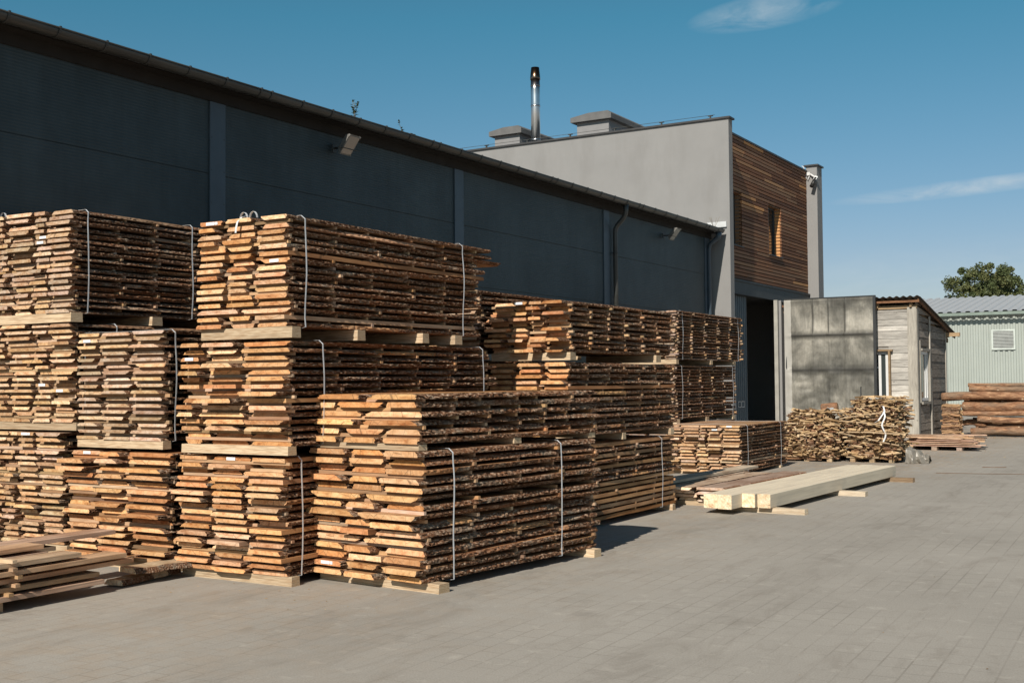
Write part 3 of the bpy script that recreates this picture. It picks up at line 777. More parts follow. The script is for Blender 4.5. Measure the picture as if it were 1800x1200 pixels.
# ================================================================ OFFICE BLOCK
OX, OY = -10.4, 28.28
PL = simple('plaster', (.25, .249, .248), .92, var=.05, nscale=1.3, bump=.35, bscale=120, spec=.1, dirt=(.20, .195, .19))
CAP = simple('parapet_metal', (.05, .05, .052), .5, var=.2)
off = empty('office_block', (OX, OY, 0)); tag(off, 'two storey office block with grey plaster side wall and slatted wood front above a gate', 'building')
def ob(name, mats, boxes, par=off):
    mb = MB()
    for a_, b_ in boxes: mb.box((a_[0]-OX, a_[1]-OY, a_[2]), (b_[0]-OX, b_[1]-OY, b_[2]))
    return mb.build(name, mats, par)
ob('wall', PL, [((-27, OY, 0), (OX, OY+.27, 8.37)), ((-27, OY+.271, 0), (-26.7, 36.39, 8.37)), ((-27, 36.4, 0), (OX-.34, 36.65, 8.3)), ((OX-.34, 36.12, 0), (OX, 36.66, 8.37)),
                ((OX-.6, OY+.271, 4.36), (OX-.42, 36.11, 8.2)), ((OX-.6, 32.58, 0), (OX-.08, 36.11, 3.95)), ((-26.7, OY+.27, 7.7), (OX-.61, 36.39, 7.9))])
ob('parapet_cap', CAP, [((-27.05, OY-.05, 8.372), (OX+.05, OY+.32, 8.42)), ((OX-.66, OY+.32, 8.2), (OX-.3, 36.1, 8.25)), ((OX-.40, 36.06, 8.372), (OX+.05, 36.72, 8.42)), ((-27.05, 36.42, 8.302), (OX-.41, 36.7, 8.34))])
# little bolts and a lightning wire on the cap
mb = MB(); x = -26.0
while x < OX-.3:
    mb.box((x-OX, .05, 8.42), (x+.03-OX, .10, 8.50)); mb.box((x-.05-OX, .04, 8.5), (x+.08-OX, .11, 8.515)); x += 1.37
mb.tube([(-26-OX, .075, 8.52), (OX-.4-OX, .075, 8.52)], .006, 5)
mb.build('lightning_conductor', DARKM, off)
# slatted wood cladding with two window openings
m, nt, b = newmat('cladding_wood', .7, spec=.25); h = N(nt)
cc = h.ramp(h.attr('rnd'), [(0, (.11, .05, .028)), (.3, (.19, .085, .043)), (.55, (.25, .118, .06)), (.8, (.22, .125, .075)), (.93, (.31, .17, .09)), (.97, (.6, .3, .12)), (1, (.40, .22, .11))])  # bright orange stop near the top also paints the sunlit window reveal
cc = h.mix(.6, cc, h.ramp(h.noise(h.coord(scale=(10, 1.0, 30)), 2.5, 4), [(.3, .7), (.7, 1.2)]), 'MULTIPLY')
h.l(cc, b.inputs['Base Color']); CLAD = m
wins = [(29.0, 30.12, 5.27, 6.72), (32.35, 33.5, 5.27, 6.72)]
mb = MB(); q = random.Random(5)
z = 4.38; cx0, cx1 = OX-.37, OX-.335
while z < 8.18:
    z1 = z+.074
    spans = [(OY+.275, 36.115)]
    for (a_, b_, c_, d_) in wins:
        if z1 > c_ and z < d_:
            ns_ = []
            for s0, s1 in spans:
                if s0 < a_ < s1: ns_ += [(s0, a_), (b_, s1)]
                else: ns_.append((s0, s1))
            spans = ns_
    for s0, s1 in spans:
        yy = s0
        while yy < s1-.01:
            ye = min(s1, yy+q.uniform(.9, 3.2))
            if s1-ye < .3: ye = s1
            mb.box((cx0-OX+q.uniform(-.001, .001), yy+.001-OY, z), (cx1-OX+q.uniform(-.003, .003), ye-.001-OY, z1))
            yy = ye
    z += .0985
mb.build('wood_cladding', CLAD, off)
ob('cladding_backing', simple('backing_membrane', (.02, .018, .016), .9), [((OX-.419, OY+.272, 4.362), (OX-.372, 29.0, 8.18)), ((OX-.419, 30.12, 4.362), (OX-.372, 32.35, 8.18)), ((OX-.419, 33.5, 4.362), (OX-.372, 36.11, 8.18)),
      ((OX-.419, 29.0, 4.362), (OX-.372, 30.12, 5.27)), ((OX-.419, 29.0, 6.72), (OX-.372, 30.12, 8.18)), ((OX-.419, 32.35, 4.362), (OX-.372, 33.5, 5.27)), ((OX-.419, 32.35, 6.72), (OX-.372, 33.5, 8.18))])
m, nt, b = newmat('window_glass', .06, spec=.9); b.inputs['Base Color'].default_value = (.02, .026, .03, 1); GLASS = m
WHITE = simple('white_frame', (.62, .63, .63), .5, var=.05)
FR = simple('dark_frame', (.06, .065, .07), .5)
for i, (a_, b_, c_, d_) in enumerate(wins):
    # niche: lined with slats, wall recessed 0.32 m behind the cladding (a real box set in front of the wall's inner face)
    wf = ob('window', FR, [((OX-.6, a_, c_), (OX-.53, a_+.07, d_)), ((OX-.6, b_-.07, c_), (OX-.53, b_, d_)), ((OX-.6, a_+.07, c_), (OX-.53, b_-.07, c_+.07)), ((OX-.6, a_+.07, d_-.07), (OX-.53, b_-.07, d_)), ((OX-.59, a_+.55, c_+.07), (OX-.535, a_+.62, d_-.07))])
    ob('pane', GLASS, [((OX-.58, a_+.07, c_+.07), (OX-.56, b_-.07, d_-.07))], wf)
    mb = MB(); z = c_+.01
    while z < d_-.05:
        mb.box((-.525, b_-.022-OY, z), (-.372, b_-OY, z+.074), r=.97 if i else .9); mb.box((-.525, a_-OY, z), (-.372, a_+.022-OY, z+.074)); z += .0985  # far reveal slats take lighter orange wood, sunlight painted into the colour
    mb.box((-.525, a_-OY, d_-.02), (-.372, b_-OY, d_-.001))
    mb.build('reveal', CLAD, wf)
    ob('sill', CAP, [((OX-.525, a_-.03, c_-.03), (OX-.29, b_+.04, c_-.004))], wf)
# cut real openings through the backing wall by rebuilding it around the niches
w_ob = [o for o in off.children if o.name.startswith('wall')][0]
mb = MB()
for a_, b_ in [((-27, OY, 0), (OX, OY+.27, 8.37)), ((-27, OY+.271, 0), (-26.7, 36.39, 8.37)), ((-27, 36.4, 0), (OX-.34, 36.65, 8.3)), ((OX-.339, 36.12, 0), (OX, 36.66, 8.37)),
               ((OX-.26, 32.58, 0), (OX-.08, 36.11, 3.94)), ((-26.7, OY+.27, 7.7), (OX-.61, 36.39, 7.9)),
               ((OX-.6, OY+.271, 4.36), (OX-.42, 28.995, 8.2)), ((OX-.6, 30.125, 4.36), (OX-.42, 32.345, 8.2)), ((OX-.6, 33.505, 4.36), (OX-.42, 36.11, 8.2)),
               ((OX-.6, 29.0, 4.36), (OX-.42, 30.12, 5.265)), ((OX-.6, 29.0, 6.725), (OX-.42, 30.12, 8.2)), ((OX-.6, 32.35, 4.36), (OX-.42, 33.5, 5.265)), ((OX-.6, 32.35, 6.725), (OX-.42, 33.5, 8.2)),
               ((-26.7, OY+.27, 4.1), (OX-.61, 36.39, 4.3))]:
    mb.box((a_[0]-OX, a_[1]-OY, a_[2]), (b_[0]-OX, b_[1]-OY, b_[2]))
w_ob.data = mb.mesh('wall', PL)
# lintel over the gate and left sliding panel, dark interior partition
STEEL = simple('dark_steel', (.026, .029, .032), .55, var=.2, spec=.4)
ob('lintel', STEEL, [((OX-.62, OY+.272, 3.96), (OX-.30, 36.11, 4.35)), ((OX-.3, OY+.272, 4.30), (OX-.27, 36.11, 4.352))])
mb = MB(); y = OY+.29; x_ = OX-.5
prof = []
while y < 30.75:
    for dy, dx in ((0, 0), (.05, 0), (.06, .02), (.1, .02), (.11, 0)): prof.append((y+dy, x_+dx))
    y += .15
n = len(prof)
mb.add([(p[1]-OX, p[0]-OY, .02) for p in prof]+[(p[1]-OX, p[0]-OY, 3.95) for p in prof]+[(p[1]-.03-OX, p[0]-OY, .02) for p in prof]+[(p[1]-.03-OX, p[0]-OY, 3.95) for p in prof],
       [(i, i+1, n+i+1, n+i) for i in range(n-1)]+[(2*n+i+1, 2*n+i, 3*n+i, 3*n+i+1) for i in range(n-1)]+[(0, n, 3*n, 2*n), (n-1, 3*n-1+0-n+n-n, 2*n-1, 2*n-1)][:1], 0, .5)
sp_ = mb.build('sliding_panel', simple('blue_grey_sheet', (.085, .115, .14), .5, var=.15, spec=.4), off)
ob('wicket_door', simple('near_black', (.012, .013, .014), .6), [((OX-.475, 28.75, .03), (OX-.465, 29.55, 1.95))], sp_)
mb = MB()
for dy in (0, .26):
    y0_, z0_ = 30.0+dy, .93
    for (a_, b_) in (((0, 0), (.22, .015)), ((0, .15), (.22, .165)), ((0, .015), (.015, .15)), ((.205, .015), (.22, .15))):
        mb.box((OX-.472-OX, y0_+a_[0]-OY, z0_+a_[1]), (OX-.466-OX, y0_+b_[0]-OY, z0_+b_[1]))
mb.build('panel_label', WHITE, sp_)
ob('jamb', simple('jamb_paint', (.33, .32, .29), .7, var=.15), [((OX-.26, 32.46, 0), (OX-.15, 32.575, 3.95))])
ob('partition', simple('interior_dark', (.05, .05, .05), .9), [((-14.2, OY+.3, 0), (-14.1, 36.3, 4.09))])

# ---- open gate leaf: old sheet steel, dented and sooty
m, nt, b = newmat('sooty_sheet', .6, metal=.12, spec=.3); h = N(nt)
v = h.coord()
sx = h.n('ShaderNodeSeparateXYZ'); h.l(v, sx.inputs[0])
def band(out, pos, wdt):
    return h.math('SUBTRACT', 1.0, h.math('DIVIDE', h.math('ABSOLUTE', h.math('SUBTRACT', out, pos)), wdt), clamp=True)
n1 = h.noise(h.coord(scale=(1, 1, .8)), 1.1, 6, .6, .4); n2 = h.noise(h.coord(scale=(7, 1, .7)), 3, 6, .7); n3 = h.noise(v, 14, 5, .7)
base = h.ramp(n1, [(.3, (.06, .06, .055)), (.48, (.17, .165, .145)), (.68, (.42, .40, .35))])
base = h.mix(.6, base, h.ramp(n2, [(.25, .55), (.7, 1.25)]), 'MULTIPLY')
base = h.mix(.9, base, h.ramp(sx.outputs[2], [(0.0, .72), (1.0, 1.0)]), 'MULTIPLY')
base = h.mix(.5, base, h.ramp(n3, [(.3, .75), (.7, 1.2)]), 'MULTIPLY')
dk = None
for (o_, p_, w_, k_) in [(sx.outputs[2], 2.9, .15, 1.0), (sx.outputs[2], 1.93, .17, 1.0), (sx.outputs[2], 3.85, .12, .6)]:
    x_ = h.math('MULTIPLY', band(o_, p_, w_), k_); dk = x_ if dk is None else h.math('MAXIMUM', dk, x_)
up = h.ramp(sx.outputs[2], [(.0, 0.0), (1.0, 1.0)])
upm = h.math('GREATER_THAN', sx.outputs[2], 2.9)
for p_, w_ in ((.82, .05), (1.26, .035), (1.72, .05)):
    x_ = h.math('MULTIPLY', band(sx.outputs[0], p_, w_), h.math('MULTIPLY_ADD', upm, .65, .25)); dk = h.math('MAXIMUM', dk, x_)
base = h.mix(h.math('MULTIPLY', dk, h.math('MULTIPLY_ADD', n1, .6, .62), clamp=True), base, (.02, .02, .018))
lt = h.math('LESS_THAN', sx.outputs[0], h.math('MULTIPLY_ADD', n2, .05, .17))
base = h.mix(h.math('MULTIPLY', lt, .8), base, (.44, .43, .40))
h.l(base, b.inputs['Base Color']); h.l(h.ramp(n3, [(.3, .48), (.7, .75)]), b.inputs['Roughness'])
h.bump(b, n3, .25, .006)
LW, LH = 2.56, 3.93
leaf = empty('gate_leaf', (-10.34, 32.46, 0)); leaf.parent = off; leaf.location = (-10.34-OX, 32.42-OY, 0)
# part meshes sit directly under the building: the leaf is a mesh, its frame a sub-part
bpy.data.objects.remove(leaf)
mb = MB(); NX, NZ = 70, 100; vs = []
for j in range(NZ+1):
    for i in range(NX+1):
        x, z = LW*i/NX, .03+(LH-.03)*j/NZ
        d_ = noise.noise(Vector((x*1.3, z*1.6, 3)))*.045 + noise.noise(Vector((x*3.3, z*2.8, 8)))*.02
        if z < 1.9: d_ += abs(noise.noise(Vector((x*2+z*1.5, z*3.2-x, 12))))*.05
        for zz in (2.9, 1.93): d_ += .02*math.exp(-((z-zz)/.035)**2)
        for xx in (.82, 1.26, 1.72): d_ += (.022 if z > 2.9 else .008)*math.exp(-((x-xx)/.022)**2)
        e = min(1, x/.15, (LW-x)/.15, (LH-z)/.15, max(z, .01)/.1)
        vs.append((x, d_*e*-1, z))
fs = [(j*(NX+1)+i, j*(NX+1)+i+1, (j+1)*(NX+1)+i+1, (j+1)*(NX+1)+i) for j in range(NZ) for i in range(NX)]
mb.add(vs, fs, 0, .5, True)
leaf = mb.build('gate_leaf', m, off, loc=(-10.34-OX, 32.40-OY, 0)); leaf['label'] = 'open gate leaf of dented sooty sheet metal'
mb = MB()
for a_, b_ in (((0, .005, 0), (.06, .06, LH)), ((LW-.07, -.02, 0), (LW, .06, LH+.03)), ((.06, .005, 0), (LW-.07, .06, .07)), ((0, -.012, LH), (LW-.07, .06, LH+.03)), ((.06, .012, 1.9), (LW-.07, .06, 1.96)), ((.06, .012, 2.87), (LW-.07, .06, 2.93))): mb.box(a_, b_)
mb.build('frame', STEEL, leaf)
mb = MB(); mb.box((.06, .055, .07), (LW-.07, .065, LH-.01)); mb.build('back_sheet', STEEL, leaf)
mb = MB(); mb.tube([(LW-.42, -.03, 1.05), (LW-.42, -.08, 1.05), (LW-.42, -.08, 1.45), (LW-.42, -.03, 1.45)], .012, 8); mb.build('handle', STEEL, leaf)

# ---- chimneys on the roof
CH = simple('chimney_plaster', (.24, .24, .245), .9, var=.06, bump=.2, bscale=90)
def chimney(x0, x1, y0, y1, zt, ov):
    mb = MB(); mb.box((x0-OX, y0-OY, 7.9), (x1-OX, y1-OY, zt)); o = mb.build('chimney', CH, off)
    mb = MB(); a_, b_ = x0-ov-OX, x1+ov-OX; c_, d_ = y0-ov-OY, y1+ov-OY; xm = a_+(b_-a_)*.45
    # shallow ridged cap
    vs = [(a_, c_, zt+.001), (b_, c_, zt+.001), (b_, d_, zt+.001), (a_, d_, zt+.001), (a_, c_, zt+.14), (b_, c_, zt+.14), (b_, d_, zt+.14), (a_, d_, zt+.14), (xm, c_, zt+.22), (xm, d_, zt+.22), (b_-.1, c_+.0, zt+.22), (b_-.1, d_, zt+.22)]
    mb.add(vs, [(0, 3, 2, 1), (0, 1, 5, 10, 8, 4), (2, 3, 7, 9, 11, 6), (1, 2, 6, 5), (3, 0, 4, 7), (4, 8, 9, 7), (8, 10, 11, 9), (10, 5, 6, 11)])
    mb.build('chimney_cap', simple('cap_plaster', (.13, .13, .13), .8), o)
chimney(-18.0, -17.15, 29.2, 31.2, 8.93, .13)
chimney(-15.25, -14.25, 29.2, 32.4, 9.0, .14)
m, nt, b = newmat('stainless', .28, metal=1.0); h = N(nt)
sx = h.n('ShaderNodeSeparateXYZ'); h.l(h.coord(), sx.inputs[0])
so_ = h.ramp(h.math('ADD', h.math('MULTIPLY', h.math('SUBTRACT', sx.outputs[2], 9.9), 1.0), h.math('MULTIPLY', h.noise(h.coord(scale=(6, 6, 1)), 2, 4), .5)), [(.35, 0.0), (.95, 1.0)])
h.l(h.mix(so_, (.62, .63, .64), (.10, .06, .035)), b.inputs['Base Color'])
mb = MB(); fx_, fy_ = -16.72-OX, 29.0-OY+.4
mb.tube([(fx_, fy_, 7.9), (fx_, fy_, 9.85), (fx_, fy_, 10.2), (fx_, fy_, 10.5)], .135, 20)
mb.tube([(fx_, fy_, 10.501), (fx_, fy_, 10.56), (fx_, fy_, 10.86)], [.15, .15, .12], 20)
for z in (8.7, 9.7, 10.3): mb.tube([(fx_, fy_, z), (fx_, fy_, z+.05)], .142, 20)
mb.build('flue', m, off)
# white flashing where the hall roof meets the plaster
ob('flashing', simple('white_membrane', (.50, .52, .53), .6), [((HX-.1, OY-.05, 5.58), (HX+.42, OY-.002, 5.72))])
# ---- security camera
sc = empty('security_camera', (OX-.10, 36.10, 7.98)); tag(sc, 'white and black security camera on the far corner column of the office block', 'camera')
mb = MB(); mb.box((-.2, -.05, .1), (-.1, -.0, .2)); mb.tube([(-.1, -.03, .14), (.06, -.08, .02)], .03, 10); mb.build('bracket', WHITE, sc)
mb = MB(); M = Matrix.Translation((.07, -.14, -.1)) @ Matrix.Rotation(R(20), 4, 'Y') @ Matrix.Rotation(R(-28), 4, 'X')
mb.box((-.05, -.05, .02), (.05, .06, .15), M=M); mb.build('hood', WHITE, sc)
mb = MB(); mb.tube([M @ Vector((0, 0, .1)), M @ Vector((0, 0, -.24))], .062, 12); mb.build('body', simple('camera_black', (.02, .02, .02), .4), sc)
mb = MB(); mb.tube([(-.36, -.02, .42), (-.3, -.03, .38), (-.27, -.03, .22), (-.23, -.03, .02), (-.17, -.04, -.03), (-.12, -.04, .08)], .014, 6); mb.build('cable', WHITE, sc)

# ================================================================ TIMBER SHED
def oldwood(name, dark, light, vs_=(1.2, 10, 10), warm=None):
    m, nt, b = newmat(name, .9, spec=.12); h = N(nt)
    r_ = h.attr('rnd')
    off_ = h.n('ShaderNodeCombineXYZ'); h.l(h.math('MULTIPLY', r_, 30), off_.inputs[0]); h.l(h.math('MULTIPLY', r_, 17), off_.inputs[2])
    v = h.coord(scale=vs_, off=off_.outputs[0])
    n1 = h.noise(v, 2.2, 6, .7, .5)
    c = h.ramp(n1, [(.28, dark), (.5, tuple((a+b_)/2 for a, b_ in zip(dark, light))), (.7, light)])
    c = h.mix(.8, c, h.ramp(r_, [(0, .62), (.5, .95), (1, 1.3)]), 'MULTIPLY')
    kn = h.n('ShaderNodeTexVoronoi'); h.l(h.coord(scale=(2.2, 2.2, 5), off=off_.outputs[0]), kn.inputs['Vector']); kn.inputs['Scale'].default_value = 1.2
    c = h.mix(h.ramp(kn.outputs['Distance'], [(.05, .8), (.1, 0.0)]), c, tuple(x*.4 for x in dark))
    if warm: c = h.mix(h.ramp(h.noise(v, .7, 3), [(.5, 0.0), (.7, .5)]), c, warm)
    h.l(c, b.inputs['Base Color']); h.bump(b, n1, .6, .01)
    return m
SW1 = oldwood('weathered_board_lit', (.26, .245, .225), (.60, .575, .53))  # sunlit copy for the front wall, the sun's brightness put into the colour
SW2 = oldwood('weathered_board_shaded', (.11, .092, .075), (.34, .30, .26), (10, 1.2, 10))  # darker copy of the same boards, side wall shade put into the colour
RAWE = oldwood('raw_timber', (.16, .11, .07), (.42, .3, .18))
POST = oldwood('weathered_post', (.26, .24, .21), (.52, .49, .43), (10, 10, 1.0))
SX, SY = -6.83, 32.86
shed = empty('timber_shed', (SX, SY, 0)); tag(shed, 'weathered grey plank shed with corrugated lean-to roof beside the open gate leaf', 'shed')
q = random.Random(17)
def sh(name, mats, fn, par=shed):
    mb = MB(); fn(mb); return mb.build(name, mats, par)
def zr(y): return 3.80 - (y-0)*.165   # roof underside at local y
def front(mb):
    z = .02; wl = (-2.1, -.72, 1.05, 2.42)
    while z < 3.57:
        h_ = q.uniform(.14, .22); z1 = min(z+h_, 3.575)
        spans = [(-3.6, 0.0)]
        if z1 > wl[2] and z < wl[3]: spans = [(-3.6, wl[0]), (wl[1], 0.0)]
        for a_, b_ in spans:
            j = q.uniform(-.005, .005)
            t_ = q.uniform(-.003, .003)
            mb.add([(a_, -.028+j, z), (b_, -.028+j, z+t_), (b_, .0, z+t_), (a_, 0, z), (a_, -.022+j, z1-.009), (b_, -.022+j, z1-.009+t_), (b_, 0, z1-.009+t_), (a_, 0, z1-.009)],
                   [(0, 3, 2, 1), (4, 5, 6, 7), (0, 1, 5, 4), (1, 2, 6, 5), (2, 3, 7, 6), (3, 0, 4, 7)])
        z = z1
    mb.box((-3.6, .002, 0), (wl[0]-.06, .04, 3.6), r=.02); mb.box((wl[1]+.06, .002, 0), (-.03, .04, 3.6), r=.02)
    mb.box((wl[0]-.059, .002, 0), (wl[1]+.059, .04, wl[2]-.06), r=.02); mb.box((wl[0]-.059, .002, wl[3]+.06), (wl[1]+.059, .04, 3.6), r=.02)
    mb.box((-3.6, .041, 0), (-3.56, 4.0, 3.1), r=.1); mb.box((-3.6, 4.0, 0), (0, 4.05, 3.05), r=.1)
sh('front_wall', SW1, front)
def side(mb):
    z = .02
    while z < 3.7:
        h_ = q.uniform(.17, .26); z1 = z+h_
        spans = [(0.02, 4.02)]
        if z1 > 1.05 and z < 2.42: spans = [(.02, .4), (1.35, 4.02)]
        for a_, b_ in spans:
            # boards stop under the sloping roof
            zz = min(z1-.008, zr(a_)); zy = min(z1-.008, zr(b_))
            if zz <= z+.01: continue
            if zy <= z: b_ = max(a_+.05, min(b_, (3.80-z)/.165)); zy = z+.004
            j = q.uniform(-.006, .006)
            mb.add([(0.0, a_, z), (.028+j, a_, z), (.028+j, b_, z), (0, b_, z), (0, a_, zz), (.02+j, a_, zz), (.02+j, b_, zy), (0, b_, zy)],
                   [(0, 3, 2, 1), (4, 5, 6, 7), (0, 1, 5, 4), (1, 2, 6, 5), (2, 3, 7, 6), (3, 0, 4, 7)])
        z = z1
    mb.box((-.04, .041, 0), (-.002, .34, 3.5), r=.02); mb.box((-.04, 1.41, 0), (-.002, 3.99, 3.0), r=.02); mb.box((-.04, .34, 0), (-.002, 1.41, 1.0), r=.02); mb.box((-.04, .34, 2.48), (-.002, 1.41, 3.3), r=.02)
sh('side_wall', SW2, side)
sh('corner_post', POST, lambda mb: mb.box((-.20, -.055, 0), (.03, -.03, 3.62)))
sh('corner_post', POST, lambda mb: mb.box((.031, -.05, 0), (.055, .14, 3.6)))
sh('corner_post', POST, lambda mb: mb.box((.031, 3.92, 0), (.055, 4.04, 3.06)))
sh('batten', POST, lambda mb: mb.box((.036, 1.62, 0), (.075, 1.72, 1.95)))
sh('batten', POST, lambda mb: mb.box((.036, 1.56, 1.951), (.068, 1.64, 3.42)))
sh('batten', POST, lambda mb: mb.box((.036, .28, 1.0), (.06, .36, 2.72)))
def shedwin(axis):
    if axis == 'side':
        o = sh('window', WHITE, lambda mb: [mb.box((-.03, .40, 1.05), (.035, .48, 2.42)), mb.box((-.03, 1.27, 1.05), (.035, 1.35, 2.42)), mb.box((-.03, .48, 1.05), (.035, 1.27, 1.13)), mb.box((-.03, .48, 2.34), (.035, 1.27, 2.42)), mb.box((-.02, 1.10, 1.13), (.02, 1.16, 2.34))])
        sh('pane', SHG, lambda mb: mb.box((-.012, .48, 1.13), (-.004, 1.27, 2.34)), o)
        sh('frame', POST, lambda mb: [mb.box((.036, .37, 2.43), (.10, 1.42, 2.5)), mb.box((.036, .37, .96), (.10, 1.42, 1.03)), mb.box((.036, 1.36, 1.031), (.10, 1.43, 2.429))], o)
    else:
        o = sh('window', WHITE, lambda mb: [mb.box((-2.1, -.02, 1.05), (-2.02, .04, 2.42)), mb.box((-.81, -.02, 1.05), (-.72, .04, 2.42)), mb.box((-2.02, -.02, 1.05), (-.81, .04, 1.13)), mb.box((-2.02, -.02, 2.34), (-.81, .04, 2.42)), mb.box((-1.0, -.015, 1.13), (-.93, .03, 2.34)), mb.box((-2.02, -.015, 1.96), (-1.0, .03, 2.0))])
        sh('pane', SHG, lambda mb: mb.box((-2.02, .004, 1.13), (-.81, .012, 2.34)), o)
        sh('frame', RAWE, lambda mb: [mb.box((-2.2, -.16, 2.43), (-.60, -.028, 2.47)), mb.box((-.71, -.16, 1.0), (-.66, -.028, 2.429)), mb.box((-2.16, -.16, 1.0), (-2.11, -.028, 2.429))], o)
m, nt, b = newmat('shed_glass', .04, spec=1.0); b.inputs['Base Color'].default_value = (.10, .12, .12, 1); b.inputs['Metallic'].default_value = .55; SHG = m
shedwin('side'); shedwin('front')
def rafters(mb):
    for x in (-.1, -1.0, -1.9, -2.8, -3.5):
        M = Matrix.Translation((x, -.12, 3.62)) @ Matrix.Rotation(-math.atan(.165), 4, 'X'); mb.box((-.03, 0, 0), (.03, 5.2, .12), M=M)
    mb.box((-3.7, -.05, 3.58), (.06, -.001, 3.68)); mb.box((-3.7, 3.95, 2.93), (.45, 4.08, 3.04)); 
sh('rafter', RAWE, rafters)
def verge(mb):
    M = Matrix.Translation((.10, -.16, 3.76)) @ Matrix.Rotation(-math.atan(.165), 4, 'X'); mb.box((0, 0, 0), (.03, 5.3, .07), M=M)
    M = Matrix.Translation((-3.75, -.2, 3.74)); mb.box((0, 0, 0), (3.9, .025, .06), M=M)
sh('verge_board', oldwood('rusty_verge', (.10, .05, .03), (.34, .18, .10), (3, 3, 8)), verge)
mb = MB(); xs = []; x = -3.85; k = 0
while x < .2: xs.append((x, .022*math.cos(k*math.pi/3))); x += .03; k += 1
n = len(xs); vs = []
for (x, dz) in xs:
    for yy, of in ((-.26, 0), (5.45, 0)):
        vs.append((x, yy, 3.86-(yy)*.165+dz+.0))
fs = [(2*i, 2*i+2, 2*i+3, 2*i+1) for i in range(n-1)]
mb.add(vs, fs, 0, .5, True)
mb.build('roof', simple('old_fibre_sheet', (.13, .12, .105), .9, var=.3, nscale=6, dirt=(.2, .12, .07)), shed)

# ================================================================ GREEN STEEL HALL
gh = empty('green_hall', (-8, 60, 0)); tag(gh, 'distant pale green corrugated steel hall with a grey metal roof', 'building')
def corr(pts_fn, u0, u1, pitch, depth, name, mat, par, thick=False):
    mb = MB(); us = []; u_ = u0
    while u_ < u1:
        us += [(u_, 0), (u_+pitch*.4, 0), (u_+pitch*.5, depth), (u_+pitch*.9, depth)]; u_ += pitch
    vs = []
    for (a_, d_) in us: vs += pts_fn(a_, d_)
    mb.add(vs, [(2*i, 2*i+2, 2*i+3, 2*i+1) for i in range(len(us)-1)], 0, .5)
    return mb.build(name, mat, par)
GRN = simple('green_sheet', (.34, .375, .35), .5, var=.05, nscale=1, spec=.4, dirt=(.29, .32, .295))
corr(lambda a_, d_: [(a_, -d_, 0), (a_, -d_, 4.82)], -14, 16, .24, .05, 'wall', GRN, gh)
hb2 = MB(); hb2.box((-14, 14, 0), (16, 14.1, 4.8)); hb2.box((-14.1, .1, 0), (-14, 14, 4.8)); hb2.box((16, .1, 0), (16.1, 14, 4.8)); hb2.build('end_wall', GRN, gh)
corr(lambda a_, d_: [(a_, -.45, 4.86+d_), (a_, 8.0, 6.12+d_)], -14.4, 16.4, .42, .06, 'roof', simple('grey_roof_sheet', (.40, .41, .42), .45, var=.06, spec=.4), gh)
mb = MB(); mb.add([(-14.4, 8.0, 6.12), (16.4, 8.0, 6.12), (16.4, 16, 4.9), (-14.4, 16, 4.9)], [(0, 1, 2, 3)]); mb.build('roof', simple('grey_roof_back', (.38, .39, .4), .5), gh)
mb = MB(); mb.box((-14.4, -.58, 4.70), (16.4, -.46, 4.84)); mb.build('gutter', simple('green_gutter', (.20, .25, .22), .5), gh)
vt = MB(); vt.box((-.93, -.12, 3.03), (.13, -.05, 3.10)); vt.box((-.93, -.12, 3.93), (.13, -.05, 4.0)); vt.box((-.93, -.12, 3.10), (-.86, -.05, 3.93)); vt.box((.06, -.12, 3.10), (.13, -.05, 3.93))
vo_ = vt.build('louvre_vent', simple('vent_paint', (.50, .55, .52), .5), gh)
vt = MB()
for k in range(12): vt.box((-.86, -.11, 3.11+k*.069), (.06, -.06, 3.11+k*.069+.045))
vt.build('louvre', simple('vent_slat', (.36, .38, .37), .6), vo_)

# ================================================================ TREE
tr = empty('broadleaf_tree', (-16.8, 110, .3)); tag(tr, 'round crowned green tree rising behind the green steel hall', 'tree')
q = random.Random(44); tm_ = MB()
tm_.tube([(0, 0, 0), (.05, 0, 3), (-.1, .1, 6), (0, 0, 8)], [.42, .34, .27, .2], 10)
tips = []
for i in range(16):
    an = i*2.4; l_ = q.uniform(2.2, 3.4); z0_ = q.uniform(5.2, 8.0); up_ = q.uniform(.1, 1.1)
    p0 = Vector((0, 0, z0_)); p1 = p0+Vector((math.cos(an)*l_*.5, math.sin(an)*l_*.5, up_)); p2 = p0+Vector((math.cos(an)*l_, math.sin(an)*l_, up_*2))
    tm_.tube([p0, p1, p2], [.12, .08, .03], 6); tips += [p1, p2]
tm_.build('trunk', simple('tree_bark', (.10, .08, .06), .9, var=.3), tr)
lf = MB(); blobs = []
for i in range(170):
    an = q.uniform(0, 6.28); rr = math.sqrt(q.random())*3.35; z = 8.5+ q.uniform(-1.9, 1)*math.sqrt(max(.05, 1-(rr/3.6)**2))*1.9+ .3
    z += .9*math.sqrt(max(0, 1-(rr/3.5)**2))
    blobs.append((Vector((math.cos(an)*rr, math.sin(an)*rr, z)), q.uniform(.3, .62), q.random()))
for (c0, br_, rv) in blobs:
    for i in range(150):
        d_ = Vector((q.gauss(0, 1), q.gauss(0, 1), q.gauss(0, .8))).normalized()*br_*q.random()**.4
        p = c0+d_; a1 = Vector((q.gauss(0, 1), q.gauss(0, 1), q.gauss(0, 1))).normalized(); a2 = a1.cross(Vector((q.gauss(0, 1), q.gauss(0, 1), q.gauss(0, 1)))).normalized()
        s_ = q.uniform(.07, .14)
        lf.add([p-a1*s_, p+a2*s_*.6, p+a1*s_, p-a2*s_*.6], [(0, 1, 2, 3)], 0, min(1, max(0, rv*.6+q.random()*.4)))
m, nt, b = newmat('tree_leaf', .6, spec=.3); h = N(nt)
h.l(h.ramp(h.attr('rnd'), [(0, (.035, .05, .018)), (.5, (.075, .095, .035)), (1, (.14, .14, .055))]), b.inputs['Base Color'])
lf.build('crown', m, tr)

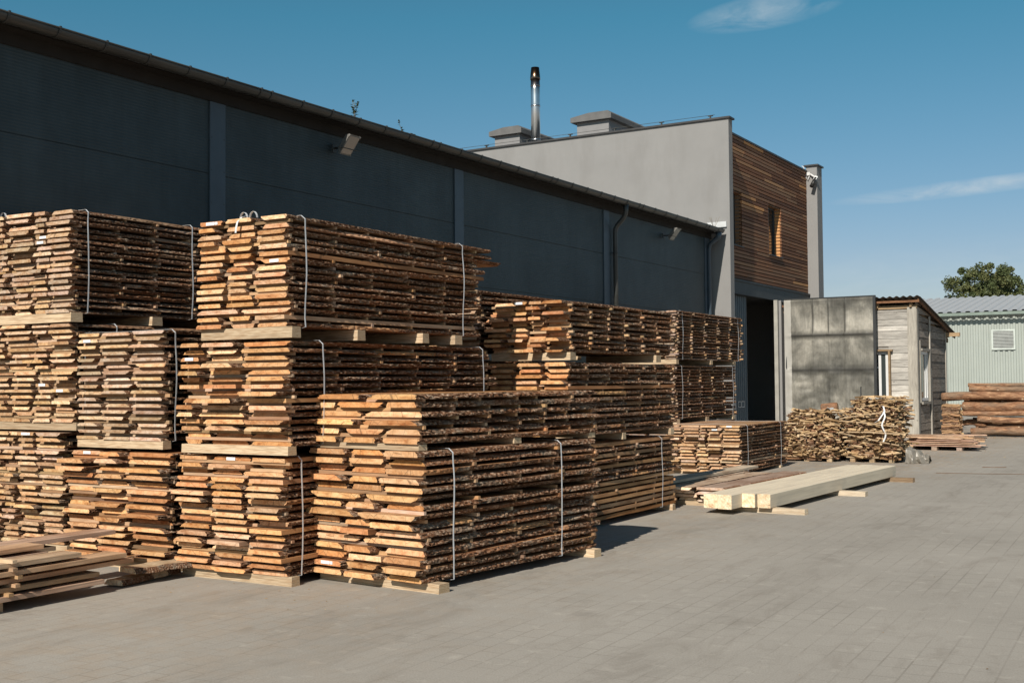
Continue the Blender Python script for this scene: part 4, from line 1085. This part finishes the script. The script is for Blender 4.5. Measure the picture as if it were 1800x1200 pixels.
# ================================================================ LOGS
m, nt, b = newmat('log_bark', .92, spec=.1); h = N(nt)
oi = h.objinfo(); of_ = h.randoff(oi)
n1 = h.noise(h.coord(scale=(1, 4, 4), off=of_), 4, 6, .7, .5); n2 = h.noise(h.coord(scale=(.5, 1, 1), off=of_), 1.6, 4, .6); n3 = h.noise(h.coord(scale=(1.5, 3, 3), off=of_), 2.4, 3, .6)
c = h.ramp(n1, [(.28, (.06, .035, .022)), (.45, (.24, .13, .08)), (.6, (.42, .26, .16)), (.75, (.62, .46, .31))])
c = h.mix(.7, c, h.ramp(oi.outputs['Random'], [(0, (.8, .62, .5)), (.4, (1, .95, .9)), (1, (1.25, 1.2, 1.1))]), 'MULTIPLY')
c = h.mix(h.ramp(n2, [(.5, 0.0), (.62, .7)]), c, (.20, .155, .115))
c = h.mix(h.ramp(n3, [(.66, 0.0), (.70, .9)]), c, (.66, .5, .34))
h.l(c, b.inputs['Base Color']); h.bump(b, n1, 1.0, .05); LOGB = m
m, nt, b = newmat('log_end', .85); h = N(nt)
w = h.n('ShaderNodeTexWave', wave_type='RINGS', rings_direction='X'); h.l(h.coord(), w.inputs[0]); w.inputs['Scale'].default_value = 14; w.inputs['Distortion'].default_value = 1.5
h.l(h.ramp(w.outputs[0], [(0, (.42, .24, .11)), (1, (.6, .4, .22))]), b.inputs['Base Color']); LOGE = m
q = random.Random(61)
# x of near end, centre z, radius, y offset, how it looks
LG = [(-6.05, 1.47, .07, 36.1, 'thin peeled log lying uppermost on the log pile'), (-6.0, 1.345, .085, 35.95, 'thin log second from the top of the log pile'),
      (-6.75, 1.125, .15, 35.9, 'long thick reddish log reaching furthest left, in the upper log pile'), (-6.16, .85, .145, 35.8, 'thick rough brown log below the long reddish one'),
      (-6.25, .645, .09, 35.75, 'slim orange log under the rough brown one'), (-5.72, .49, .095, 35.6, 'slim log with peeled white patches in the middle of the log pile'),
      (-6.28, .37, .105, 36.1, 'short smooth orange log end set back in the log pile'), (-5.5, .29, .085, 35.75, 'slim log just above the lowest log'),
      (-5.9, .135, .13, 35.5, 'lowest thick red barked log lying on the ground'), (-5.85, .13, .13, 36.05, 'ground log set back behind the lowest one'), (-6.2, 1.0, .15, 36.4, 'dark thick log at the back of the log pile'), (-6.15, .72, .14, 36.4, 'dark log at the back below the thick one'), (-6.0, .42, .14, 36.5, 'dark lower log at the back of the pile')]
for i, (x, z, r_, y, lab) in enumerate(LG):
    L_ = 1.15 if i == 6 else q.uniform(8.5, 9.5)
    mb = MB(); n = 60; pts = []; rad = []
    for k in range(n+1):
        t_ = k/n
        pts.append((L_*t_, noise.noise(Vector((i*3.3, t_*5, 0)))*.06, noise.noise(Vector((i*5.1, t_*5, 7)))*.06)); rad.append(r_*(1+.16*noise.noise(Vector((i, t_*14, 2)))+.08*noise.noise(Vector((i, t_*45, 6))) - .2*(t_ if i % 2 else 1-t_)))
    mb.tube(pts, rad, 14, 0, caps=1)
    o = mb.build('log', [LOGB, LOGE], None, loc=(x, y, z), rot=(q.uniform(0, 6), 0, R(q.uniform(-2, 2)))); tag(o, lab, 'log', 'logs in the pile by the green hall')
def chunk(mb, q, c_, w_, l_, t_, rz, rt):
    M = Matrix.Translation(c_) @ Matrix.Rotation(rz, 4, 'Z') @ Matrix.Rotation(rt, 4, 'X') @ Matrix.Rotation(q.uniform(-.6, .6), 4, 'Y')
    k1, k2 = q.uniform(.5, 1), q.uniform(.6, 1.1)
    vs = [M @ Vector(p) for p in [(-w_/2, -l_/2, -t_/2), (w_/2, -l_/2, -t_/2), (w_/2*k1, -l_/2, t_/2), (-w_/2*k2, -l_/2, t_/2), (-w_/2*k2, l_/2, -t_/2), (w_/2*k1, l_/2, -t_/2), (w_/2*k1, l_/2, t_/2), (-w_/2, l_/2, t_/2)]]
    mb.add(vs, [(0, 1, 2, 3), (7, 6, 5, 4), (0, 4, 5, 1), (1, 5, 6, 2), (2, 6, 7, 3), (3, 7, 4, 0)], 1 if q.random() < .22 else 0)
# slat stack squeezed between the shed and the logs
def slat_stack(name, label, cat, x, y, z0, wx, ly, n, th, seed, pal, rough=.03, par_label=None, alongx=True, crown=0.0, pallet=True, mess=1.0, lenj=.15, belly=.0):
    q = random.Random(seed); root = empty(name, (x, y, 0)); tag(root, label, cat)
    zb = z0
    if pallet:
        pm = MB()
        for yy in (-ly/2+.08, 0, ly/2-.08):
            for xx in (-wx/2+.12, 0, wx/2-.12): pm.box((xx-.05, yy-.06, .002), (xx+.05, yy+.06, z0-.03))
        for k in range(6):
            yy = -ly/2+.05+(ly-.1)*k/5; pm.box((-wx/2, yy-.05, z0-.03), (wx/2, yy+.05, z0-.006))
        pm.build('pallet', SAWNX, root, color=(.5, .4, .27, 1))
    fill = MB(); cnt = 0
    slots = []
    layers_ = int(n/ (ly/.075))
    H_ = layers_*th
    for k in range(layers_):
        t_ = k/max(1, layers_-1)
        prof = 1 + belly*math.sin(t_*math.pi) - crown*t_**3
        yy = -ly/2*prof
        while yy < ly/2*prof:
            w_ = q.uniform(.03, .085); tt = th*q.uniform(.6, 1.35)
            slots.append((yy+w_/2, zb+k*th+th/2+q.gauss(0, rough*.3) - (crown*.25*abs(yy)), w_, tt, t_)); yy += w_+q.uniform(0, .03)
    for i in range(int(n*.55)):
        t_ = q.random(); prof = 1 + belly*math.sin(t_*math.pi) - crown*t_**3
        x_ = q.uniform(-wx/2, wx/2)*prof*.95; y_ = -ly/2*prof + q.uniform(-.04, .05); l_ = q.uniform(.08, .4)
        if pallet: chunk(fill, q, Vector((x_, y_, zb+H_*t_)), q.uniform(.02, .06), l_, q.uniform(.012, .03), q.gauss(0, .6) if q.random() < .5 else math.pi/2+q.gauss(0, .3), q.gauss(0, .18))
        if pallet and i % 2: chunk(fill, q, Vector((wx/2*prof*q.uniform(.93, 1.03), q.uniform(-ly/2, ly/2)*prof, zb+H_*q.random())), q.uniform(.02, .06), l_, q.uniform(.012, .03), q.uniform(0, 3), q.gauss(0, .2))
    slots.sort(key=lambda s_: s_[0])   # front ones first
    for i, (yy, z, w_, tt, t_) in enumerate(slots):
        Ls = wx*(q.uniform(.75, 1.05) if (q.random() < .45 or not pallet) else q.uniform(.3, .75))*(1-crown*t_**3*.8); dx = q.gauss(0, .05)*mess if Ls > .72*wx or not pallet else q.uniform(-1, 1)*(wx*(1-crown*t_**3)-Ls)/2
        rz = q.gauss(0, .05)*mess; ry = q.gauss(0, .022)*mess
        c0 = q.random()
        if cnt < 92 and (i < 110 or t_ > .93):
            col_ = tint(pal, q)
            mesh = q.choice(SLATS)
            link('slat', mesh, root, loc=(dx, yy, z), rot=(ry, q.uniform(-.4, .4), rz+math.pi/2), scale=(w_, Ls, tt), color=col_); cnt += 1
        else:
            M = Matrix.Translation((dx, yy, z)) @ Matrix.Rotation(rz, 4, 'Z') @ Matrix.Rotation(ry, 4, 'Y')
            n_ = 5; pts = []
            vs = []
            for j in range(n_+1):
                xx = -Ls/2+Ls*j/n_; bz = q.gauss(0, .006); 
                vs += [M @ Vector((xx, -w_/2, -tt/2+bz)), M @ Vector((xx, w_/2, -tt/2+bz)), M @ Vector((xx, w_/2*.8, tt/2+bz)), M @ Vector((xx, -w_/2*.8, tt/2+bz))]
            fs = [(j*4+a_, (j+1)*4+a_, (j+1)*4+(a_+1) % 4, j*4+(a_+1) % 4) for j in range(n_) for a_ in range(4)]+[(0, 1, 2, 3), (n_*4+3, n_*4+2, n_*4+1, n_*4)]
            fill.add(vs, fs, 0 if q.random() < .85 else 1, c0)
    if fill.v:
        o = fill.build('slat', [PILEW, BARK], root, color=(.5, .36, .2, 1)); o['kind'] = 'stuff'
    return root, zb+H_
# slat meshes: unit slat along Y, unequal
SLATS = []
for i in range(14):
    q = random.Random(700+i); mb = MB(); n = 10; vs = []
    for j in range(n+1):
        yy = -.5+j/n; b_ = noise.noise(Vector((i*4.4, j*.35, 0)))*.9; w1 = 1+noise.noise(Vector((i, j*.7, 5)))*.5; sx_ = noise.noise(Vector((i*2.4, j*.3, 9)))*.8
        vs += [(-.5*w1+sx_, yy, -.5+b_), (.5*w1+sx_, yy, -.5+b_), (.42*w1+sx_, yy, .5+b_), (-.42*w1+sx_, yy, .5+b_)]
    mb.v = [tuple(v_) for v_ in vs]
    bk = i % 3 == 0
    for j in range(n):
        for a_ in range(4):
            mb.f.append([j*4+a_, j*4+(a_+1) % 4, (j+1)*4+(a_+1) % 4, (j+1)*4+a_]); mb.m.append(1 if (bk and a_ in (1, 3)) else 0); mb.r.append(0); mb.sm.append(False)
    mb.f += [[3, 2, 1, 0], [n*4, n*4+1, n*4+2, n*4+3]]; mb.m += [2, 2]; mb.r += [0, 0]; mb.sm += [False, False]
    SLATS.append(mb.mesh('slat', [SAWN, BARK, END]))
m, nt, b = newmat('pile_wood', .85, spec=.15); h = N(nt)
cc = h.ramp(h.attr('rnd'), [(0, (.16, .1, .055)), (.3, (.38, .25, .13)), (.6, (.55, .39, .22)), (1, (.68, .52, .34))])
cc = h.mix(.6, cc, h.ramp(h.noise(h.coord(scale=(2, 12, 12)), 3, 4), [(.3, .6), (.7, 1.15)]), 'MULTIPLY'); h.l(cc, b.inputs['Base Color']); PILEW = m
slat_stack('slat_stack', 'narrow stack of thin slats between the plank shed and the logs', 'slat stack', -6.35, 35.2, .03, .5, .5, 118, .052, 201, 'pale', pallet=False, mess=.35)
p1, z1 = slat_stack('offcut_bundle', 'lower mound of rough bark edged offcuts on a pallet before the gate leaf', 'offcut bundle', -7.06, 24.0, .12, 1.16, 1.15, 540, .0262, 202, 'pale', crown=.55, belly=.08, mess=1.5)
p2, z2 = slat_stack('offcut_bundle', 'taller strapped bundle of offcut sticks before the plank shed', 'offcut bundle', -5.80, 24.1, .12, 1.0, 1.0, 560, .0285, 203, 'pale', crown=.35, belly=.04, mess=1.1)
q = random.Random(77)
mb = MB(); mb.ribbon([(.28+.03*math.sin(i*.8), -.62-.03*math.sin(i*.35), 1.02-.6*i/13) for i in range(14)], .03, (1, 0, 0)); mb.ribbon([(.1, -.35, 1.13), (.25, -.5, 1.12), (.3, -.62, 1.02), (.18, -.64, .84), (.1, -.6, .8)], .03, (1, 0, 0)); mb.build('strap', STRAPM, p2)
for (x, z, l_, ry) in [(-.02, .78, 1.15, .10), (-.05, .48, 1.25, .2), (.05, .6, 1.3, .02), (-.1, .95, 1.0, -.15)]:
    link('slat', SLATS[4], p2, loc=(x, -.60, z), rot=(ry, 0, math.pi/2), scale=(.05, l_, .02), color=(.72, .6, .42, 1))
m, nt, b = newmat('plastic_film', .2, spec=.6); b.inputs['Base Color'].default_value = (.62, .63, .62, 1); b.inputs['Transmission Weight'].default_value = .35; FILM = m
def film(name, label, x0, x1, y0, y1, zf, seed, loc):
    mb = MB(); n = 22; vs = []
    for j in range(n+1):
        for i in range(n+1):
            x = x0+(x1-x0)*i/n; y = y0+(y1-y0)*j/n
            e_ = .1*noise.noise(Vector((x*3, y*3, seed)))
            vs.append((x+e_*.5, y+e_*.5, zf(x, y)+.035*noise.noise(Vector((x*9, y*9, seed)))+.02*noise.noise(Vector((x*25, y*25, seed)))))
    mb.add(vs, [(j*(n+1)+i, j*(n+1)+i+1, (j+1)*(n+1)+i+1, (j+1)*(n+1)+i) for j in range(n) for i in range(n)], 0, .5, False)
    o = mb.build(name, FILM, None, loc=loc); return tag(o, label, 'plastic sheet')
film('plastic_sheet', 'crumpled clear plastic film lying on top of the taller offcut bundle', -.22, .42, -.42, .2, lambda x, y: -.16*(x-.1)**2-.1*y*y, 2, (-5.80, 24.1, z2-.03))
film('plastic_sheet', 'small crumpled clear film on the lower mound of offcuts', .0, .42, -.4, -.0, lambda x, y: .10-1.3*abs(x-.2)*.5, 5, (-6.9, 24.1, z1-.06))
# crumpled dark film at the foot of the taller bundle, right side
mb = MB(); n = 18; vs = []
for j in range(n+1):
    for i in range(n+1):
        a_ = math.pi*i/n; t_ = j/n
        rr = .17*(1-.55*t_)+.05*noise.noise(Vector((a_*2, t_*5, 4)))
        vs.append((t_*.42, math.cos(a_)*rr*1.6, max(.006, math.sin(a_)*rr*1.9+.02*noise.noise(Vector((a_*6, t_*12, 1))))))
mb.add(vs, [(j*(n+1)+i, (j+1)*(n+1)+i, (j+1)*(n+1)+i+1, j*(n+1)+i+1) for j in range(n) for i in range(n)], 0, .5, False)
o = mb.build('plastic_sheet', simple('dark_film', (.19, .175, .15), .35, var=.3, nscale=8, spec=.5), None, loc=(-5.15, 23.85, .0)); tag(o, 'dark crumpled plastic sheet on the ground right of the taller offcut bundle', 'plastic sheet')
# firewood round on the mound
mb = MB(); mb.tube([(-.17, 0, 0), (-.15, 0, 0), (.15, 0, 0), (.17, 0, 0)], [.1, .115, .115, .1], 14, 0, caps=1); o = mb.build('wood_block', [LOGB, LOGE], None, loc=(-6.80, 24.25, z1+.02), rot=(0, -.1, .1)); tag(o, 'short reddish round of wood lying on the lower offcut mound', 'wood block')

# ---- low plank pile by the shed
q = random.Random(88)
pp = empty('plank_pile', (-5.5, 29.3, 0)); tag(pp, 'low spread pile of thin planks on pallets in front of the plank shed corner', 'plank pile')
for k in range(5):
    for j in range(7):
        y = -1.0+j*.27+q.gauss(0, .03); l_ = q.uniform(1.1, 1.7); me, w0, t0 = CLEAN[(k+j) % 9]
        x = (.15 if k < 4 else -.1)+q.gauss(0, .12)-.02*j
        link('board', me, pp, loc=(x, y, .11+.042*k+q.uniform(-.002, .002)), rot=(0, q.gauss(0, .01), math.pi/2+q.gauss(0, .08)), scale=(.2/w0, l_/3, .45), color=shade(tint('grey', q), 1.4))
for (x, y, z, rz, ry) in [(-.15, -.75, .30, .55, .02), (-.5, -.3, .31, .35, .01), (.2, .1, .31, .3, .0)]:
    me, w0, t0 = CLEAN[2]; link('board', me, pp, loc=(x, y, z), rot=(0, ry, math.pi/2+rz), scale=(1.2, .5, .5), color=shade(tint('grey', q), 1.4))
for x in (-.55, 0, .55):
    for y in (-.95, 0, .8): link('bearer', BEARERS[0], pp, loc=(x, y, .045), scale=(.12, .3, .086), color=tint('weather', q))
for (x, y, l_, rz, th_, lab) in [(-3.46, 23.2, .42, -1.25, .016, 'short pale stick lying alone on the open paving beyond the beams'), (-3.3, 21.6, 1.75, -1.33, .010, 'long thin pale lath lying on the paving beyond the beams')]:
    tag(link('loose_stick', SLATS[3], None, loc=(x, y, .008), rot=(0, 0, rz), scale=(.035, l_, th_*.5), color=(.74, .63, .45, 1)), lab, 'stick')

# ---- chips, bark crumbs and sawdust
q = random.Random(99); mb = MB()
def chip(x, y, s_, r_=None):
    an = q.uniform(0, 3.14); a_, c_ = math.cos(an)*s_, math.sin(an)*s_; k_ = q.uniform(.2, .6); hz = s_*q.uniform(.15, .4)
    mb.add([(x-a_, y-c_, .003), (x+c_*k_, y-a_*k_, .004), (x+a_, y+c_, .003+hz*.4), (x-c_*k_, y+a_*k_, hz)], [(0, 1, 2, 3), (3, 2, 1, 0)][:1]+[(0, 1, 3), (1, 2, 3)], 0, q.random() if r_ is None else r_)
for i in range(260):
    chip(q.uniform(-9, 9), 4+26*q.random()**1.2, q.uniform(.004, .014), q.choice([.02, .05, .1, .3, .95]))
for i in range(500): chip(q.gauss(-5.6, 1.0), q.gauss(26.5, 2.0), q.uniform(.008, .03), q.uniform(.4, .9))
for i in range(260): chip(q.uniform(-8, -5.2), q.choice([7.0, 10.3, 14, 19])+q.gauss(0, .25), q.uniform(.005, .018), q.uniform(.0, .8))
for i in range(420): chip(q.uniform(-6.6, -1), q.gauss(34.9, .3), q.uniform(.01, .04), q.uniform(.1, .7))
o = mb.build('wood_chips', PILEW); tag(o, 'scattered wood chips and bark crumbs on the paving', 'wood chips', kind='stuff')
